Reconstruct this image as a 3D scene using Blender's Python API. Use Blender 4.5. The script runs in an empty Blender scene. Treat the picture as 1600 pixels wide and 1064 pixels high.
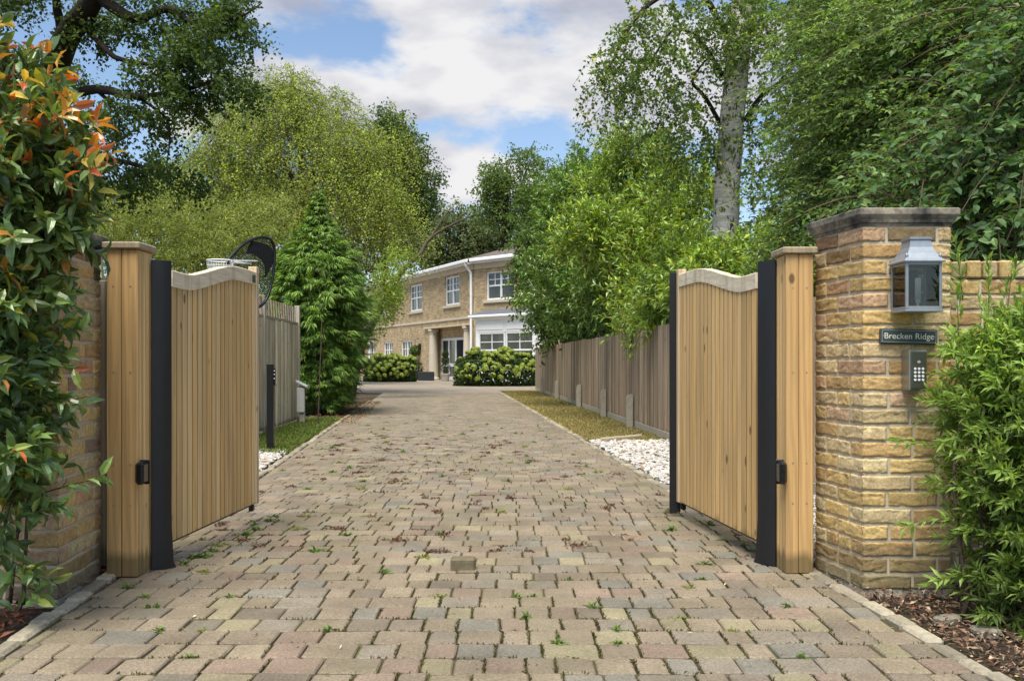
import bpy, math, random
import numpy as np
from mathutils import Vector
R = math.radians
rng = np.random.default_rng(7)
random.seed(7)
scene = bpy.context.scene
COL = scene.collection

# ------------------------------------------------------------------ camera
F = 1500.0; CX = 800.0; HZ = 566.0; H = 1.05        # focal length and horizon of the photograph, eye height
cd = bpy.data.cameras.new('camera'); cam = bpy.data.objects.new('camera', cd); COL.objects.link(cam)
cam.location = (0, 0, H); cam.rotation_euler = (R(90), 0, 0)
cd.sensor_width = 36; cd.lens = 36 * F / 1600; cd.shift_y = (HZ - 532) / 1600
cd.clip_start = 0.05; cd.clip_end = 3000
scene.camera = cam
# ------------------------------------------------------------------ sky and sun
SUN_EL, SUN_AZ = 66.0, -165.0      # azimuth measured from +Y towards +X
w = bpy.data.worlds.new('World'); scene.world = w; w.use_nodes = True
nt = w.node_tree; nt.nodes.clear()
def wn(t, **k):
    n = nt.nodes.new(t)
    for a, b in k.items(): setattr(n, a, b)
    return n
L_ = nt.links.new
sky = wn('ShaderNodeTexSky'); sky.sky_type = 'NISHITA'; sky.sun_disc = False
sky.sun_elevation = R(SUN_EL); sky.sun_rotation = R(SUN_AZ); sky.air_density = 1.0; sky.dust_density = 0.6; sky.ozone_density = 1.5
tc = wn('ShaderNodeTexCoord')
def vmath(op, a, b):
    n = wn('ShaderNodeVectorMath', operation=op); L_(a, n.inputs[0])
    if hasattr(b, 'links'): L_(b, n.inputs[1])
    else: n.inputs[1].default_value = b
    return n
def smath(op, a, b, clamp=False):
    n = wn('ShaderNodeMath', operation=op, use_clamp=clamp)
    for i, q in enumerate((a, b)):
        if hasattr(q, 'links'): L_(q, n.inputs[i])
        else: n.inputs[i].default_value = q
    return n.outputs[0]
direc = vmath('NORMALIZE', tc.outputs['Generated'], (0, 0, 0)).outputs[0]
mp = vmath('MULTIPLY', direc, (1, 1, 2.2)).outputs[0]
nz = wn('ShaderNodeTexNoise'); nz.inputs['Scale'].default_value = 5.5; nz.inputs['Detail'].default_value = 9; nz.inputs['Roughness'].default_value = .56
L_(mp, nz.inputs['Vector'])
cover = smath('MULTIPLY', smath('SUBTRACT', nz.outputs['Fac'], .55), 4.2)
def cdir(px, py):
    v = Vector(((px - CX) / F, 1, (HZ - py) / F)).normalized(); return (v.x, v.y, v.z * 2.2)
# masses of cloud in the sky: direction, radius, amount (negative = a blue gap)
for px, py, r, amt in [(740, 20, .30, .75), (870, 150, .22, .6), (640, 120, .14, .4), (700, 265, .085, 1.0), (760, 300, .08, .7), (480, 175, .10, .35), (560, 30, .12, .15),
                       (470, 60, .08, -.5), (600, 205, .05, -.5), (845, 222, .045, -.7), (545, 75, .06, -.3), (240, 230, .1, -.3), (1300, 60, .45, .6), (100, 100, .3, .2)]:
    d = wn('ShaderNodeVectorMath', operation='DISTANCE'); L_(mp, d.inputs[0]); d.inputs[1].default_value = cdir(px, py)
    mr = wn('ShaderNodeMapRange'); mr.interpolation_type = 'SMOOTHSTEP'
    L_(d.outputs['Value'], mr.inputs['Value']); mr.inputs['From Min'].default_value = r * 1.35; mr.inputs['From Max'].default_value = 0
    mr.inputs['To Min'].default_value = 0; mr.inputs['To Max'].default_value = amt * .72
    cover = smath('ADD', cover, mr.outputs['Result'])
cr = wn('ShaderNodeMapRange'); cr.interpolation_type = 'SMOOTHSTEP'
L_(cover, cr.inputs['Value']); cr.inputs['From Min'].default_value = .0; cr.inputs['From Max'].default_value = .62
nz2 = wn('ShaderNodeTexNoise'); nz2.inputs['Scale'].default_value = 6.5; nz2.inputs['Detail'].default_value = 6; L_(mp, nz2.inputs['Vector'])
rmp = wn('ShaderNodeValToRGB'); L_(nz2.outputs['Fac'], rmp.inputs['Fac'])
rmp.color_ramp.elements[0].position = .36; rmp.color_ramp.elements[0].color = (.46, .49, .60, 1)
rmp.color_ramp.elements[1].position = .60; rmp.color_ramp.elements[1].color = (.93, .92, .93, 1)
bg1 = wn('ShaderNodeBackground'); bg1.inputs['Strength'].default_value = .08; L_(sky.outputs['Color'], bg1.inputs['Color'])
bg2 = wn('ShaderNodeBackground'); bg2.inputs['Strength'].default_value = .74; 
# clouds on the sun's side of the sky are brighter, raised out of view as added soft fill
sv = (math.sin(R(SUN_AZ)) * math.cos(R(SUN_EL)), math.cos(R(SUN_AZ)) * math.cos(R(SUN_EL)), math.sin(R(SUN_EL)))
dt = wn('ShaderNodeVectorMath', operation='DOT_PRODUCT'); L_(direc, dt.inputs[0]); dt.inputs[1].default_value = sv
gl_ = wn('ShaderNodeMapRange'); gl_.interpolation_type = 'SMOOTHSTEP'; L_(dt.outputs['Value'], gl_.inputs['Value']); gl_.inputs['From Min'].default_value = .28; gl_.inputs['From Max'].default_value = 1.0; gl_.inputs['To Min'].default_value = .43; gl_.inputs['To Max'].default_value = 3.2
L_(gl_.outputs['Result'], bg2.inputs['Strength']); L_(rmp.outputs['Color'], bg2.inputs['Color'])
mx = wn('ShaderNodeMixShader'); L_(cr.outputs['Result'], mx.inputs['Fac']); L_(bg1.outputs[0], mx.inputs[1]); L_(bg2.outputs[0], mx.inputs[2])
wo = wn('ShaderNodeOutputWorld'); L_(mx.outputs[0], wo.inputs['Surface'])
sd = bpy.data.lights.new('sun', 'SUN'); sd.energy = 2.9; sd.angle = R(35); sd.color = (1, .94, .84)
so = bpy.data.objects.new('sun', sd); COL.objects.link(so)
sdir = Vector((math.sin(R(SUN_AZ)) * math.cos(R(SUN_EL)), math.cos(R(SUN_AZ)) * math.cos(R(SUN_EL)), math.sin(R(SUN_EL))))
so.rotation_euler = sdir.to_track_quat('Z', 'Y').to_euler(); so.location = (0, 0, 30)
scene.view_settings.view_transform = 'Standard'; scene.view_settings.look = 'None'
scene.view_settings.exposure = 1.16; scene.view_settings.gamma = 1
scene.render.engine = 'CYCLES'; scene.cycles.max_bounces = 6; scene.cycles.transparent_max_bounces = 6

# ------------------------------------------------------------------ helpers
def at(px, py, Y): return Vector(((px - CX) / F * Y, Y, H - (py - HZ) / F * Y))
def gp(px, py):
    Y = H * F / (py - HZ); return Vector(((px - CX) / F * Y, Y, 0))
def V3(*a): return Vector(a)

class MB:
    """collects pieces; every piece keeps a colour and a random number of its own"""
    def __init__(s): s.v = []; s.f = []; s.c = []; s.T = None
    def add(s, vs, fs, col=(1, 1, 1), convex=False, rnd=None):
        if s.T: vs = [s.T(*p) for p in vs]
        vs = [Vector(p) for p in vs]
        rnd = random.random() if rnd is None else rnd
        if convex:
            c = sum(vs, Vector()) / len(vs); out = []
            for f in fs:
                a = vs[f[0]]; n = Vector(); m = Vector()
                for i in range(1, len(f) - 1): n += (vs[f[i]] - a).cross(vs[f[i + 1]] - a)
                for i in f: m += vs[i]
                out.append(f if n.dot(m / len(f) - c) >= 0 else f[::-1])
            fs = out
        k = len(s.v); s.v += vs; s.f += [tuple(i + k for i in f) for f in fs]; s.c += [(*col, rnd)] * len(vs)
        return s
    def box(s, x0, x1, y0, y1, z0, z1, b=0, col=(1, 1, 1), taper=None):
        X = (min(x0, x1), max(x0, x1)); Y = (min(y0, y1), max(y0, y1)); Z = (min(z0, z1), max(z0, z1))
        cs = [(i, j, k) for i in (0, 1) for j in (0, 1) for k in (0, 1)]
        if b <= 0:
            vs = [(X[i], Y[j], Z[k]) for i, j, k in cs]
            fs = [(0, 1, 3, 2), (4, 5, 7, 6), (0, 1, 5, 4), (2, 3, 7, 6), (0, 2, 6, 4), (1, 3, 7, 5)]
            return s.add(vs, fs, col, True)
        b = min(b, .45 * min(X[1] - X[0], Y[1] - Y[0], Z[1] - Z[0])); vs = []
        for c in cs:
            for a in range(3):
                p = []
                for q, (E, i) in enumerate(zip((X, Y, Z), c)): p.append(E[i] if q == a else E[i] + (b if i == 0 else -b))
                vs.append(tuple(p))
        ix = {c: n * 3 for n, c in enumerate(cs)}; fs = []
        for a in range(3):
            o = [q for q in range(3) if q != a]
            for sg in (0, 1):
                ring = []
                for u, v in ((0, 0), (1, 0), (1, 1), (0, 1)):
                    c = [0, 0, 0]; c[a] = sg; c[o[0]] = u; c[o[1]] = v; ring.append(ix[tuple(c)] + a)
                fs.append(tuple(ring))
            for u in (0, 1):
                for v in (0, 1):
                    c0 = [0, 0, 0]; c0[o[0]] = u; c0[o[1]] = v; c1 = list(c0); c1[a] = 1
                    c0 = ix[tuple(c0)]; c1 = ix[tuple(c1)]
                    fs.append((c0 + o[0], c1 + o[0], c1 + o[1], c0 + o[1]))
        for c in cs: fs.append((ix[c], ix[c] + 1, ix[c] + 2))
        return s.add(vs, fs, col, True)
    def tube(s, pts, rad, n=8, col=(1, 1, 1), cap=True):
        pts = [Vector(p) for p in pts]; vs = []; fs = []
        if not hasattr(rad, '__len__'): rad = [rad] * len(pts)
        prev = None
        for i, p in enumerate(pts):
            t = (pts[min(i + 1, len(pts) - 1)] - pts[max(i - 1, 0)]).normalized()
            if prev is None: a = t.cross(Vector((0, 0, 1)) if abs(t.z) < .9 else Vector((1, 0, 0))).normalized()
            else: a = (prev - t * prev.dot(t)).normalized()
            prev = a; b = t.cross(a)
            for k in range(n):
                q = 2 * math.pi * k / n; vs.append(p + (a * math.cos(q) + b * math.sin(q)) * rad[i])
        for i in range(len(pts) - 1):
            for k in range(n): fs.append((i * n + k, i * n + (k + 1) % n, (i + 1) * n + (k + 1) % n, (i + 1) * n + k))
        if cap: fs.append(tuple(range(n))[::-1]); fs.append(tuple((len(pts) - 1) * n + k for k in range(n)))
        return s.add(vs, fs, col)
    def lathe(s, cx, cy, prof, n=20, col=(1, 1, 1)):
        vs = []; fs = []
        for r, z in prof:
            for k in range(n): q = 2 * math.pi * k / n; vs.append((cx + r * math.cos(q), cy + r * math.sin(q), z))
        for i in range(len(prof) - 1):
            for k in range(n): fs.append((i * n + k, i * n + (k + 1) % n, (i + 1) * n + (k + 1) % n, (i + 1) * n + k))
        fs.append(tuple(range(n))[::-1]); fs.append(tuple((len(prof) - 1) * n + k for k in range(n)))
        return s.add(vs, fs, col)
    def loft(s, rings, col=(1, 1, 1)):
        n = len(rings[0]); vs = [p for r in rings for p in r]; fs = []
        for i in range(len(rings) - 1):
            for k in range(n): fs.append((i * n + k, i * n + (k + 1) % n, (i + 1) * n + (k + 1) % n, (i + 1) * n + k))
        fs.append(tuple(range(n))[::-1]); fs.append(tuple((len(rings) - 1) * n + k for k in range(n)))
        return s.add(vs, fs, col)

def setprops(o, label=None, cat=None, group=None, kind=None):
    if label: o['label'] = label
    if cat: o['category'] = cat
    if group: o['group'] = group
    if kind: o['kind'] = kind
    return o
def wloc(o):
    p = Vector((0, 0, 0))
    while o is not None: p += o.location; o = o.parent
    return p
def thing(name, label, cat, loc, group=None):
    o = bpy.data.objects.new(name, None); COL.objects.link(o); o.location = loc; o.empty_display_size = .1
    return setprops(o, label, cat, group)
def obj(name, mb, m, parent=None, loc=None, smooth=False, label=None, cat=None, group=None, kind=None):
    base = wloc(parent) if parent else Vector(loc or (0, 0, 0))
    me = bpy.data.meshes.new(name)
    me.from_pydata([tuple(v - base) for v in mb.v], [], mb.f)
    a = me.attributes.new('col', 'FLOAT_COLOR', 'POINT'); a.data.foreach_set('color', np.array(mb.c, np.float32).ravel())
    if smooth: me.polygons.foreach_set('use_smooth', np.ones(len(me.polygons), bool))
    me.materials.append(m); me.update()
    o = bpy.data.objects.new(name, me); COL.objects.link(o)
    if parent: o.parent = parent
    else: o.location = base
    return setprops(o, label, cat, group, kind)

class LB:
    """numpy mesh buffers for leaves and other small pieces"""
    def __init__(s): s.V = []; s.C = []; s.Fq = []; s.Ft = []; s.n = 0
    def put(s, V, C, quads=None, tris=None):
        # V (n,k,3), C (n,4), quads/tris index tuples inside a piece
        n, k = V.shape[:2]
        s.V.append(V.reshape(-1, 3)); s.C.append(np.repeat(C, k, 0))
        off = (np.arange(n) * k + s.n)[:, None]
        for q in quads or (): s.Fq.append(off + np.array(q)[None])
        for q in tris or (): s.Ft.append(off + np.array(q)[None])
        s.n += n * k
    def build(s, name, m, parent=None, loc=None, smooth=False, **k):
        base = wloc(parent) if parent else Vector(loc or (0, 0, 0))
        V = np.concatenate(s.V) - np.array(base)[None]; C = np.concatenate(s.C)
        q = np.concatenate(s.Fq) if s.Fq else np.zeros((0, 4), int); t = np.concatenate(s.Ft) if s.Ft else np.zeros((0, 3), int)
        me = bpy.data.meshes.new(name)
        me.vertices.add(len(V)); me.vertices.foreach_set('co', V.astype(np.float32).ravel())
        loops = np.concatenate([q.ravel(), t.ravel()]).astype(np.int32)
        me.loops.add(len(loops)); me.loops.foreach_set('vertex_index', loops)
        me.polygons.add(len(q) + len(t))
        st = np.concatenate([np.arange(len(q)) * 4, len(q) * 4 + np.arange(len(t)) * 3]).astype(np.int32)
        me.polygons.foreach_set('loop_start', st)
        me.polygons.foreach_set('use_smooth', np.full(len(q) + len(t), bool(smooth)))
        me.update(calc_edges=True); me.validate()
        a = me.attributes.new('col', 'FLOAT_COLOR', 'POINT'); a.data.foreach_set('color', C.astype(np.float32).ravel())
        me.materials.append(m)
        o = bpy.data.objects.new(name, me); COL.objects.link(o)
        if parent: o.parent = parent
        else: o.location = base
        return setprops(o, k.get('label'), k.get('cat'), k.get('group'), k.get('kind'))
def nrm(a): return a / np.maximum(np.linalg.norm(a, axis=-1, keepdims=True), 1e-9)
def leaves(lb, P, D, N, L, W, C, kind='quad', curl=.15):
    D = nrm(D); S = nrm(np.cross(D, N)); N = np.cross(S, D)
    L = np.broadcast_to(np.asarray(L, float).reshape(-1, 1), (len(P), 1)); W = np.broadcast_to(np.asarray(W, float).reshape(-1, 1), (len(P), 1))
    tip = P + D * L - N * L * curl
    if kind == 'quad':
        m = P + D * L * .5
        V = np.stack([P, m + S * W * .5, tip, m - S * W * .5 + N * W * .15], 1); lb.put(V, C, quads=[(0, 1, 2, 3)])
    elif kind == 'fold':
        m = P + D * L * .48
        V = np.stack([P, m + S * W * .5 + N * W * .22, tip, m - S * W * .5 + N * W * .22, m], 1)
        lb.put(V, C, quads=[(0, 1, 2, 4), (0, 4, 2, 3)])
    else:
        a = P + D * L * .32 + N * L * curl * .12; b = P + D * L * .70 - N * L * curl * .25; up = N * W * .2
        V = np.stack([P, a + S * W * .46 + up, b + S * W * .40 + up, tip, b - S * W * .40 + up, a - S * W * .46 + up, a, b], 1)
        lb.put(V, C, quads=[(1, 2, 7, 6), (6, 7, 4, 5)], tris=[(0, 1, 6), (2, 3, 7), (0, 6, 5), (7, 3, 4)])
def pick(pal, n):
    cols = np.array([p[0] for p in pal], float); wt = np.array([p[1] for p in pal], float); wt /= wt.sum()
    return cols[rng.choice(len(pal), n, p=wt)]
def twigs(lb, pts, r0, r1, col):
    # pts (K,m,3) -> three sided tapering twigs
    K, m, _ = pts.shape; T = nrm(np.gradient(pts, axis=1)); A = nrm(np.cross(T, np.array([.3, .5, .81]))); B = np.cross(T, A)
    r = np.linspace(r0, r1, m)[None, :, None]
    ring = [pts + (A * math.cos(q) + B * math.sin(q)) * r for q in (0, 2.094, 4.189)]
    V = np.stack(ring, 2).reshape(K, m * 3, 3); quads = []
    for i in range(m - 1):
        for k in range(3): quads.append((i * 3 + k, i * 3 + (k + 1) % 3, (i + 1) * 3 + (k + 1) % 3, (i + 1) * 3 + k))
    C = np.tile(np.array([[*col, .5]]), (K, 1)) * rng.uniform(.7, 1.25, (K, 1)); lb.put(V, C, quads=quads)
LEAFK = 2.1
def sprays(lb, S, D, length, droop, n, L, W, pal, ang=.9, kind='quad', up=.7, curl=.15, tw=None, twr=.004, twc=(.1, .07, .045), t0=.12, jit=.25, bri=.25, colfun=None, flat=False, scatter=0.0):
    K = len(S); D = nrm(D)
    length = np.broadcast_to(np.asarray(length, float), (K,)); droop = np.broadcast_to(np.asarray(droop, float), (K,))
    t = np.linspace(t0, 1, n)[None, :] + rng.uniform(-.5, .5, (K, n)) / n
    ln = length[:, None, None]; dr = droop[:, None, None]; tt = t[..., None]
    g = np.array([0, 0, -1.0])
    wob = rng.normal(0, .05, (K, 1, 3)) * np.sin(tt * 5 + rng.uniform(0, 6, (K, 1, 1)))
    P = S[:, None] + D[:, None] * ln * tt + g * dr * ln * tt ** 2 + wob * ln
    T = nrm(D[:, None] + g * 2 * dr * tt)
    A = nrm(np.cross(T, g + .01)); B = np.cross(T, A)
    if flat: ph = np.where(np.arange(n) % 2 == 0, 0.0, math.pi)[None] + rng.normal(0, .35, (K, n))
    else: ph = np.arange(n)[None] * 2.4 + rng.uniform(0, 6.28, (K, 1)) + rng.normal(0, .3, (K, n))
    Rr = A * np.cos(ph)[..., None] + B * np.sin(ph)[..., None]
    a = ang + rng.normal(0, .2, (K, n, 1))
    LD = nrm(T * np.cos(a) + Rr * np.sin(a) + rng.normal(0, jit, (K, n, 3)))
    N = nrm(np.array([0, 0, 1.0]) * up + T * .25 + rng.normal(0, .45, (K, n, 3)))
    if scatter: P = P + rng.normal(0, scatter, P.shape)
    Pf = P.reshape(-1, 3); M = len(Pf)
    C = pick(pal, M)
    if colfun is not None: C = colfun(Pf, t.reshape(-1), C)
    C = np.minimum(C * LEAFK, .6)
    C = C * np.repeat(rng.uniform(1 - bri, 1 + bri, (K, 1)), n, 0) * rng.uniform(.8, 1.2, (M, 1))
    C = np.concatenate([C, rng.random((M, 1))], 1)
    sc = rng.uniform(.7, 1.2, M)
    leaves(lb, Pf, LD.reshape(-1, 3), N.reshape(-1, 3), L * sc, W * sc, C, kind, curl)
    if tw is not None:
        q = np.linspace(0, .97, 5)[None, :, None]
        wq = wob[:, :1] * 0 + rng.normal(0, .0, (K, 1, 3))
        twigs(tw, S[:, None] + D[:, None] * ln * q + g * dr * ln * q ** 2 + wq, twr, twr * .35, twc)
def inblobs(blobs, n, lo=.35, clump=0, cs=.36):
    wt = np.array([b[6] if len(b) > 6 else b[3] * b[4] for b in blobs], float); wt /= wt.sum()
    k = rng.choice(len(blobs), n, p=wt)
    c = np.array([tuple(at(b[0], b[1], b[2])) for b in blobs])[k]
    rad = np.array([(b[3] * b[2] / F, b[5], b[4] * b[2] / F) for b in blobs])[k]
    d = nrm(rng.normal(size=(n, 3))); r = lo + (1 - lo) * rng.random((n, 1)) ** .7
    if clump:
        K = len(blobs); cc = nrm(rng.normal(size=(K, clump, 3))) * rng.uniform(.25, .95, (K, clump, 1)) ** .6
        sub = cc[k, rng.integers(0, clump, n)]; return c + sub * rad + d * rad * r * cs * rng.uniform(.7, 1.3, (n, 1)), nrm(d + sub * .4)
    lump = 1 + .16 * np.sin(d[:, :1] * 5 + k[:, None]) * np.cos(d[:, 2:] * 6 + k[:, None] * 2)
    return c + d * rad * r * lump, d
UP = np.array([0, 0, 1.0])

# ------------------------------------------------------------------ materials
def newmat(name):
    m = bpy.data.materials.new(name); m.use_nodes = True; n = m.node_tree; n.nodes.clear(); return m, n
def nd(n, t, **k):
    x = n.nodes.new(t)
    for a, b in k.items():
        if a in ('operation', 'blend_type', 'data_type', 'attribute_name', 'attribute_type', 'interpolation_type', 'bands_direction', 'wave_profile', 'wave_type', 'use_clamp', 'feature', 'voronoi_dimensions'): setattr(x, a, b)
    return x
def coords(n, scale=(1, 1, 1), rnd=None):
    tc = n.nodes.new('ShaderNodeTexCoord'); mp = n.nodes.new('ShaderNodeMapping'); mp.inputs['Scale'].default_value = scale
    n.links.new(tc.outputs['Object'], mp.inputs['Vector'])
    if rnd is not None:
        c = n.nodes.new('ShaderNodeVectorMath'); c.operation = 'SCALE'; c.inputs[0].default_value = (37.3, 11.7, 23.1)
        n.links.new(rnd, c.inputs['Scale']); a = n.nodes.new('ShaderNodeVectorMath'); a.operation = 'ADD'
        n.links.new(mp.outputs[0], a.inputs[0]); n.links.new(c.outputs[0], a.inputs[1]); return a.outputs[0]
    return mp.outputs[0]
def noise(n, vec, scale, detail=5, rough=.55, dist=0):
    x = n.nodes.new('ShaderNodeTexNoise'); x.inputs['Scale'].default_value = scale; x.inputs['Detail'].default_value = detail
    x.inputs['Roughness'].default_value = rough; x.inputs['Distortion'].default_value = dist; n.links.new(vec, x.inputs['Vector']); return x.outputs['Fac']
def ramp(n, fac, stops):
    x = n.nodes.new('ShaderNodeValToRGB'); n.links.new(fac, x.inputs['Fac']); e = x.color_ramp.elements
    while len(e) < len(stops): e.new(.5)
    for i, (p, c) in enumerate(stops): e[i].position = p; e[i].color = (*c, 1) if hasattr(c, '__len__') else (c, c, c, 1)
    return x.outputs['Color']
def mixc(n, fac, a, b, mode='MIX'):
    x = n.nodes.new('ShaderNodeMix'); x.data_type = 'RGBA'; x.blend_type = mode
    if hasattr(fac, 'links'): n.links.new(fac, x.inputs['Factor'])
    else: x.inputs['Factor'].default_value = fac
    for q, i in ((a, 6), (b, 7)):
        if hasattr(q, 'links'): n.links.new(q, x.inputs[i])
        else: x.inputs[i].default_value = (*q, 1)
    return x.outputs[2]
def attr(n):
    a = n.nodes.new('ShaderNodeAttribute'); a.attribute_name = 'col'; return a.outputs['Color'], a.outputs['Alpha']
def finish(n, col, rough=.6, spec=.4, metal=0, bump=None, bstr=.3, bdist=.01, trans=0, transcol=None, alpha=None, coat=0):
    p = n.nodes.new('ShaderNodeBsdfPrincipled'); o = n.nodes.new('ShaderNodeOutputMaterial')
    if hasattr(col, 'links'): n.links.new(col, p.inputs['Base Color'])
    else: p.inputs['Base Color'].default_value = (*col, 1)
    if hasattr(rough, 'links'): n.links.new(rough, p.inputs['Roughness'])
    else: p.inputs['Roughness'].default_value = rough
    p.inputs['Specular IOR Level'].default_value = spec; p.inputs['Metallic'].default_value = metal
    p.inputs['Coat Weight'].default_value = coat
    if bump is not None:
        b = n.nodes.new('ShaderNodeBump'); b.inputs['Strength'].default_value = bstr; b.inputs['Distance'].default_value = bdist
        n.links.new(bump, b.inputs['Height']); n.links.new(b.outputs[0], p.inputs['Normal'])
    sh = p.outputs[0]
    if trans:
        t = n.nodes.new('ShaderNodeBsdfTranslucent')
        if transcol is not None: n.links.new(transcol, t.inputs['Color'])
        m = n.nodes.new('ShaderNodeMixShader'); m.inputs[0].default_value = trans; n.links.new(sh, m.inputs[1]); n.links.new(t.outputs[0], m.inputs[2]); sh = m.outputs[0]
    n.links.new(sh, o.inputs['Surface'])
def plain(name, col, rough=.6, spec=.4, metal=0, nscale=20, namt=.25, bstr=.15, bdist=.005, coat=0):
    m, n = newmat(name); v = coords(n); f = noise(n, v, nscale, 6, .6)
    c = mixc(n, f, tuple(x * (1 - namt) for x in col), tuple(min(1, x * (1 + namt)) for x in col))
    finish(n, c, rough, spec, metal, f, bstr, bdist, coat=coat); return m
def leafmat(name, rough=.45, spec=.5, trans=.35, tcol=(1.35, 1.25, .5)):
    m, n = newmat(name); c, a = attr(n); t = mixc(n, 1, c, tcol, 'MULTIPLY')
    finish(n, c, rough, spec, trans=trans, transcol=t); return m
def attrmat(name, rough=.8, spec=.25, nscale=40, lo=.72, hi=1.2, bstr=.5, bdist=.006, scale=(1, 1, 1), userand=True, nscale2=None, damp=False, broad=False):
    m, n = newmat(name); c, a = attr(n); v = coords(n, scale, a if userand else None)
    f = noise(n, v, nscale, 7, .62)
    k = ramp(n, f, [(.25, lo), (.75, hi)]); c = mixc(n, 1, c, k, 'MULTIPLY')
    if nscale2:
        v2 = coords(n); f2 = noise(n, v2, nscale2, 5, .6); c = mixc(n, 1, c, ramp(n, f2, [(.3, .72), (.65, 1.1)]), 'MULTIPLY')
    if broad:
        f3 = noise(n, coords(n, (1, .35, 1)), 1.1, 5, .65); c = mixc(n, ramp(n, f3, [(.48, 0.0), (.7, .55)]), c, (.15, .135, .08))
        f4 = noise(n, coords(n), 330, 3, .7); c = mixc(n, 1, c, ramp(n, f4, [(.33, .6), (.5, 1.0), (.72, 1.25)]), 'MULTIPLY')
    if damp:
        tc_ = n.nodes.new('ShaderNodeTexCoord'); sx = n.nodes.new('ShaderNodeSeparateXYZ'); n.links.new(tc_.outputs['Object'], sx.inputs[0])
        f3 = noise(n, coords(n), 9, 5, .6); ad = n.nodes.new('ShaderNodeMath'); ad.operation = 'MULTIPLY_ADD'; n.links.new(f3, ad.inputs[0]); ad.inputs[1].default_value = -.3; n.links.new(sx.outputs['Z'], ad.inputs[2])
        c = mixc(n, ramp(n, ad.outputs[0], [(0.0, .6), (.06, 0.0)]), c, (.12, .105, .06))
    finish(n, c, rough, spec, 0, f, bstr, bdist); return m
def woodmat(name, rough=.62, lo=.62, hi=1.15, ring=9.0, grain=90, amt=.55, streak=None, gs=(1, 1, .045), knots=True):
    """vertical grain with growth rings, board to board offset through the alpha of 'col'"""
    m, n = newmat(name); c, a = attr(n)
    v = coords(n, gs, a); d = noise(n, v, 9, 3, .5)
    wv = n.nodes.new('ShaderNodeTexWave'); wv.wave_type = 'RINGS'; wv.rings_direction = 'Z' if False else 'SPHERICAL'
    wv.inputs['Scale'].default_value = ring; wv.inputs['Distortion'].default_value = 7; wv.inputs['Detail'].default_value = 3; wv.inputs['Detail Scale'].default_value = 2.5
    n.links.new(v, wv.inputs['Vector'])
    v2 = coords(n, tuple(.02 if q < .1 else q for q in gs), a); g = noise(n, v2, grain, 4, .6)
    k = ramp(n, wv.outputs['Fac'], [(.15, lo), (.8, hi)])
    k = mixc(n, amt, (1, 1, 1), k); k = mixc(n, 1, k, ramp(n, g, [(.3, .82), (.7, 1.12)]), 'MULTIPLY')
    c = mixc(n, 1, c, k, 'MULTIPLY')
    if knots:
        vo = n.nodes.new('ShaderNodeTexVoronoi'); vo.inputs['Scale'].default_value = 6.5; n.links.new(coords(n, (1, 1, .55), a), vo.inputs['Vector'])
        c = mixc(n, ramp(n, vo.outputs['Distance'], [(.07, .85), (.12, 0.0)]), c, (.10, .05, .022))
    # damp stain just above the ground
    tc_ = n.nodes.new('ShaderNodeTexCoord'); sx = n.nodes.new('ShaderNodeSeparateXYZ'); n.links.new(tc_.outputs['Object'], sx.inputs[0])
    ad = n.nodes.new('ShaderNodeMath'); ad.operation = 'MULTIPLY_ADD'; n.links.new(d, ad.inputs[0]); ad.inputs[1].default_value = -.16; n.links.new(sx.outputs['Z'], ad.inputs[2])
    c = mixc(n, ramp(n, ad.outputs[0], [(0.0, .7), (.05, 0.0)]), c, (.07, .06, .03))
    if streak:
        v3 = coords(n, (1, 1, .12), a); s = noise(n, v3, 14, 5, .6)
        c = mixc(n, ramp(n, s, [(.5, 0.0), (.72, .8)]), c, streak)
    finish(n, c, rough, .3, 0, g, .25, .003); return m

M = {}
M['larch'] = woodmat('larch wood', lo=.72, hi=1.1, amt=.45)
M['rail'] = woodmat('bleached larch', lo=.8, hi=1.08, amt=.4, streak=(.30, .27, .16), gs=(1, .045, 1))
M['fence'] = woodmat('weathered fence timber', rough=.85, lo=.6, hi=1.2, ring=6, grain=70, amt=.45, streak=(.21, .2, .13))
M['rubber'] = plain('black rubber', (.012, .013, .015), .5, .4, nscale=15, namt=.3)
M['black'] = plain('black powder coat', (.008, .008, .009), .35, .45, nscale=60)
M['gloss'] = plain('black gloss plastic', (.01, .01, .011), .2, .5, nscale=8)
M['alu'] = plain('white aluminium strip', (.75, .77, .8), .35, .5, nscale=5, namt=.05)
M['galv'] = plain('galvanised lantern metal', (.27, .30, .33), .42, .5, .45, nscale=35, namt=.22)
M['steel'] = plain('brushed steel', (.34, .34, .31), .3, .5, .75, nscale=30, namt=.15)
M['steeldark'] = plain('dark steel face', (.12, .125, .11), .3, .5, .6, nscale=30, namt=.15)
M['slate'] = plain('dark slate', (.045, .06, .06), .5, .4, nscale=25)
M['letter'] = plain('cream lettering', (.72, .70, .58), .6, .3, nscale=40, namt=.1)
M['bulb'] = plain('milky lamp tube', (.8, .8, .78), .25, .5, nscale=5, namt=.03)
M['whitepaint'] = plain('white paint', (.80, .81, .80), .4, .4, nscale=3, namt=.05, bstr=.03)
M['cream'] = plain('cream stone', (.55, .49, .38), .75, .3, nscale=4, namt=.12)
M['navy'] = plain('navy door paint', (.012, .014, .022), .7, .2, nscale=5)
M['lead'] = plain('lead sheet', (.11, .12, .14), .55, .4, nscale=6)
M['planter'] = plain('dark planter', (.02, .022, .025), .5, .4, nscale=6)
M['pot'] = plain('stone pot', (.4, .37, .32), .8, .3, nscale=10)
M['wirewhite'] = plain('white metal ring', (.75, .75, .73), .4, .5, nscale=10, namt=.05)
M['greybox'] = plain('grey white plastic', (.5, .5, .46), .5, .4, nscale=10, namt=.15)
M['concrete'] = plain('concrete', (.36, .33, .26), .9, .2, nscale=14, namt=.35, bstr=.4)
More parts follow.
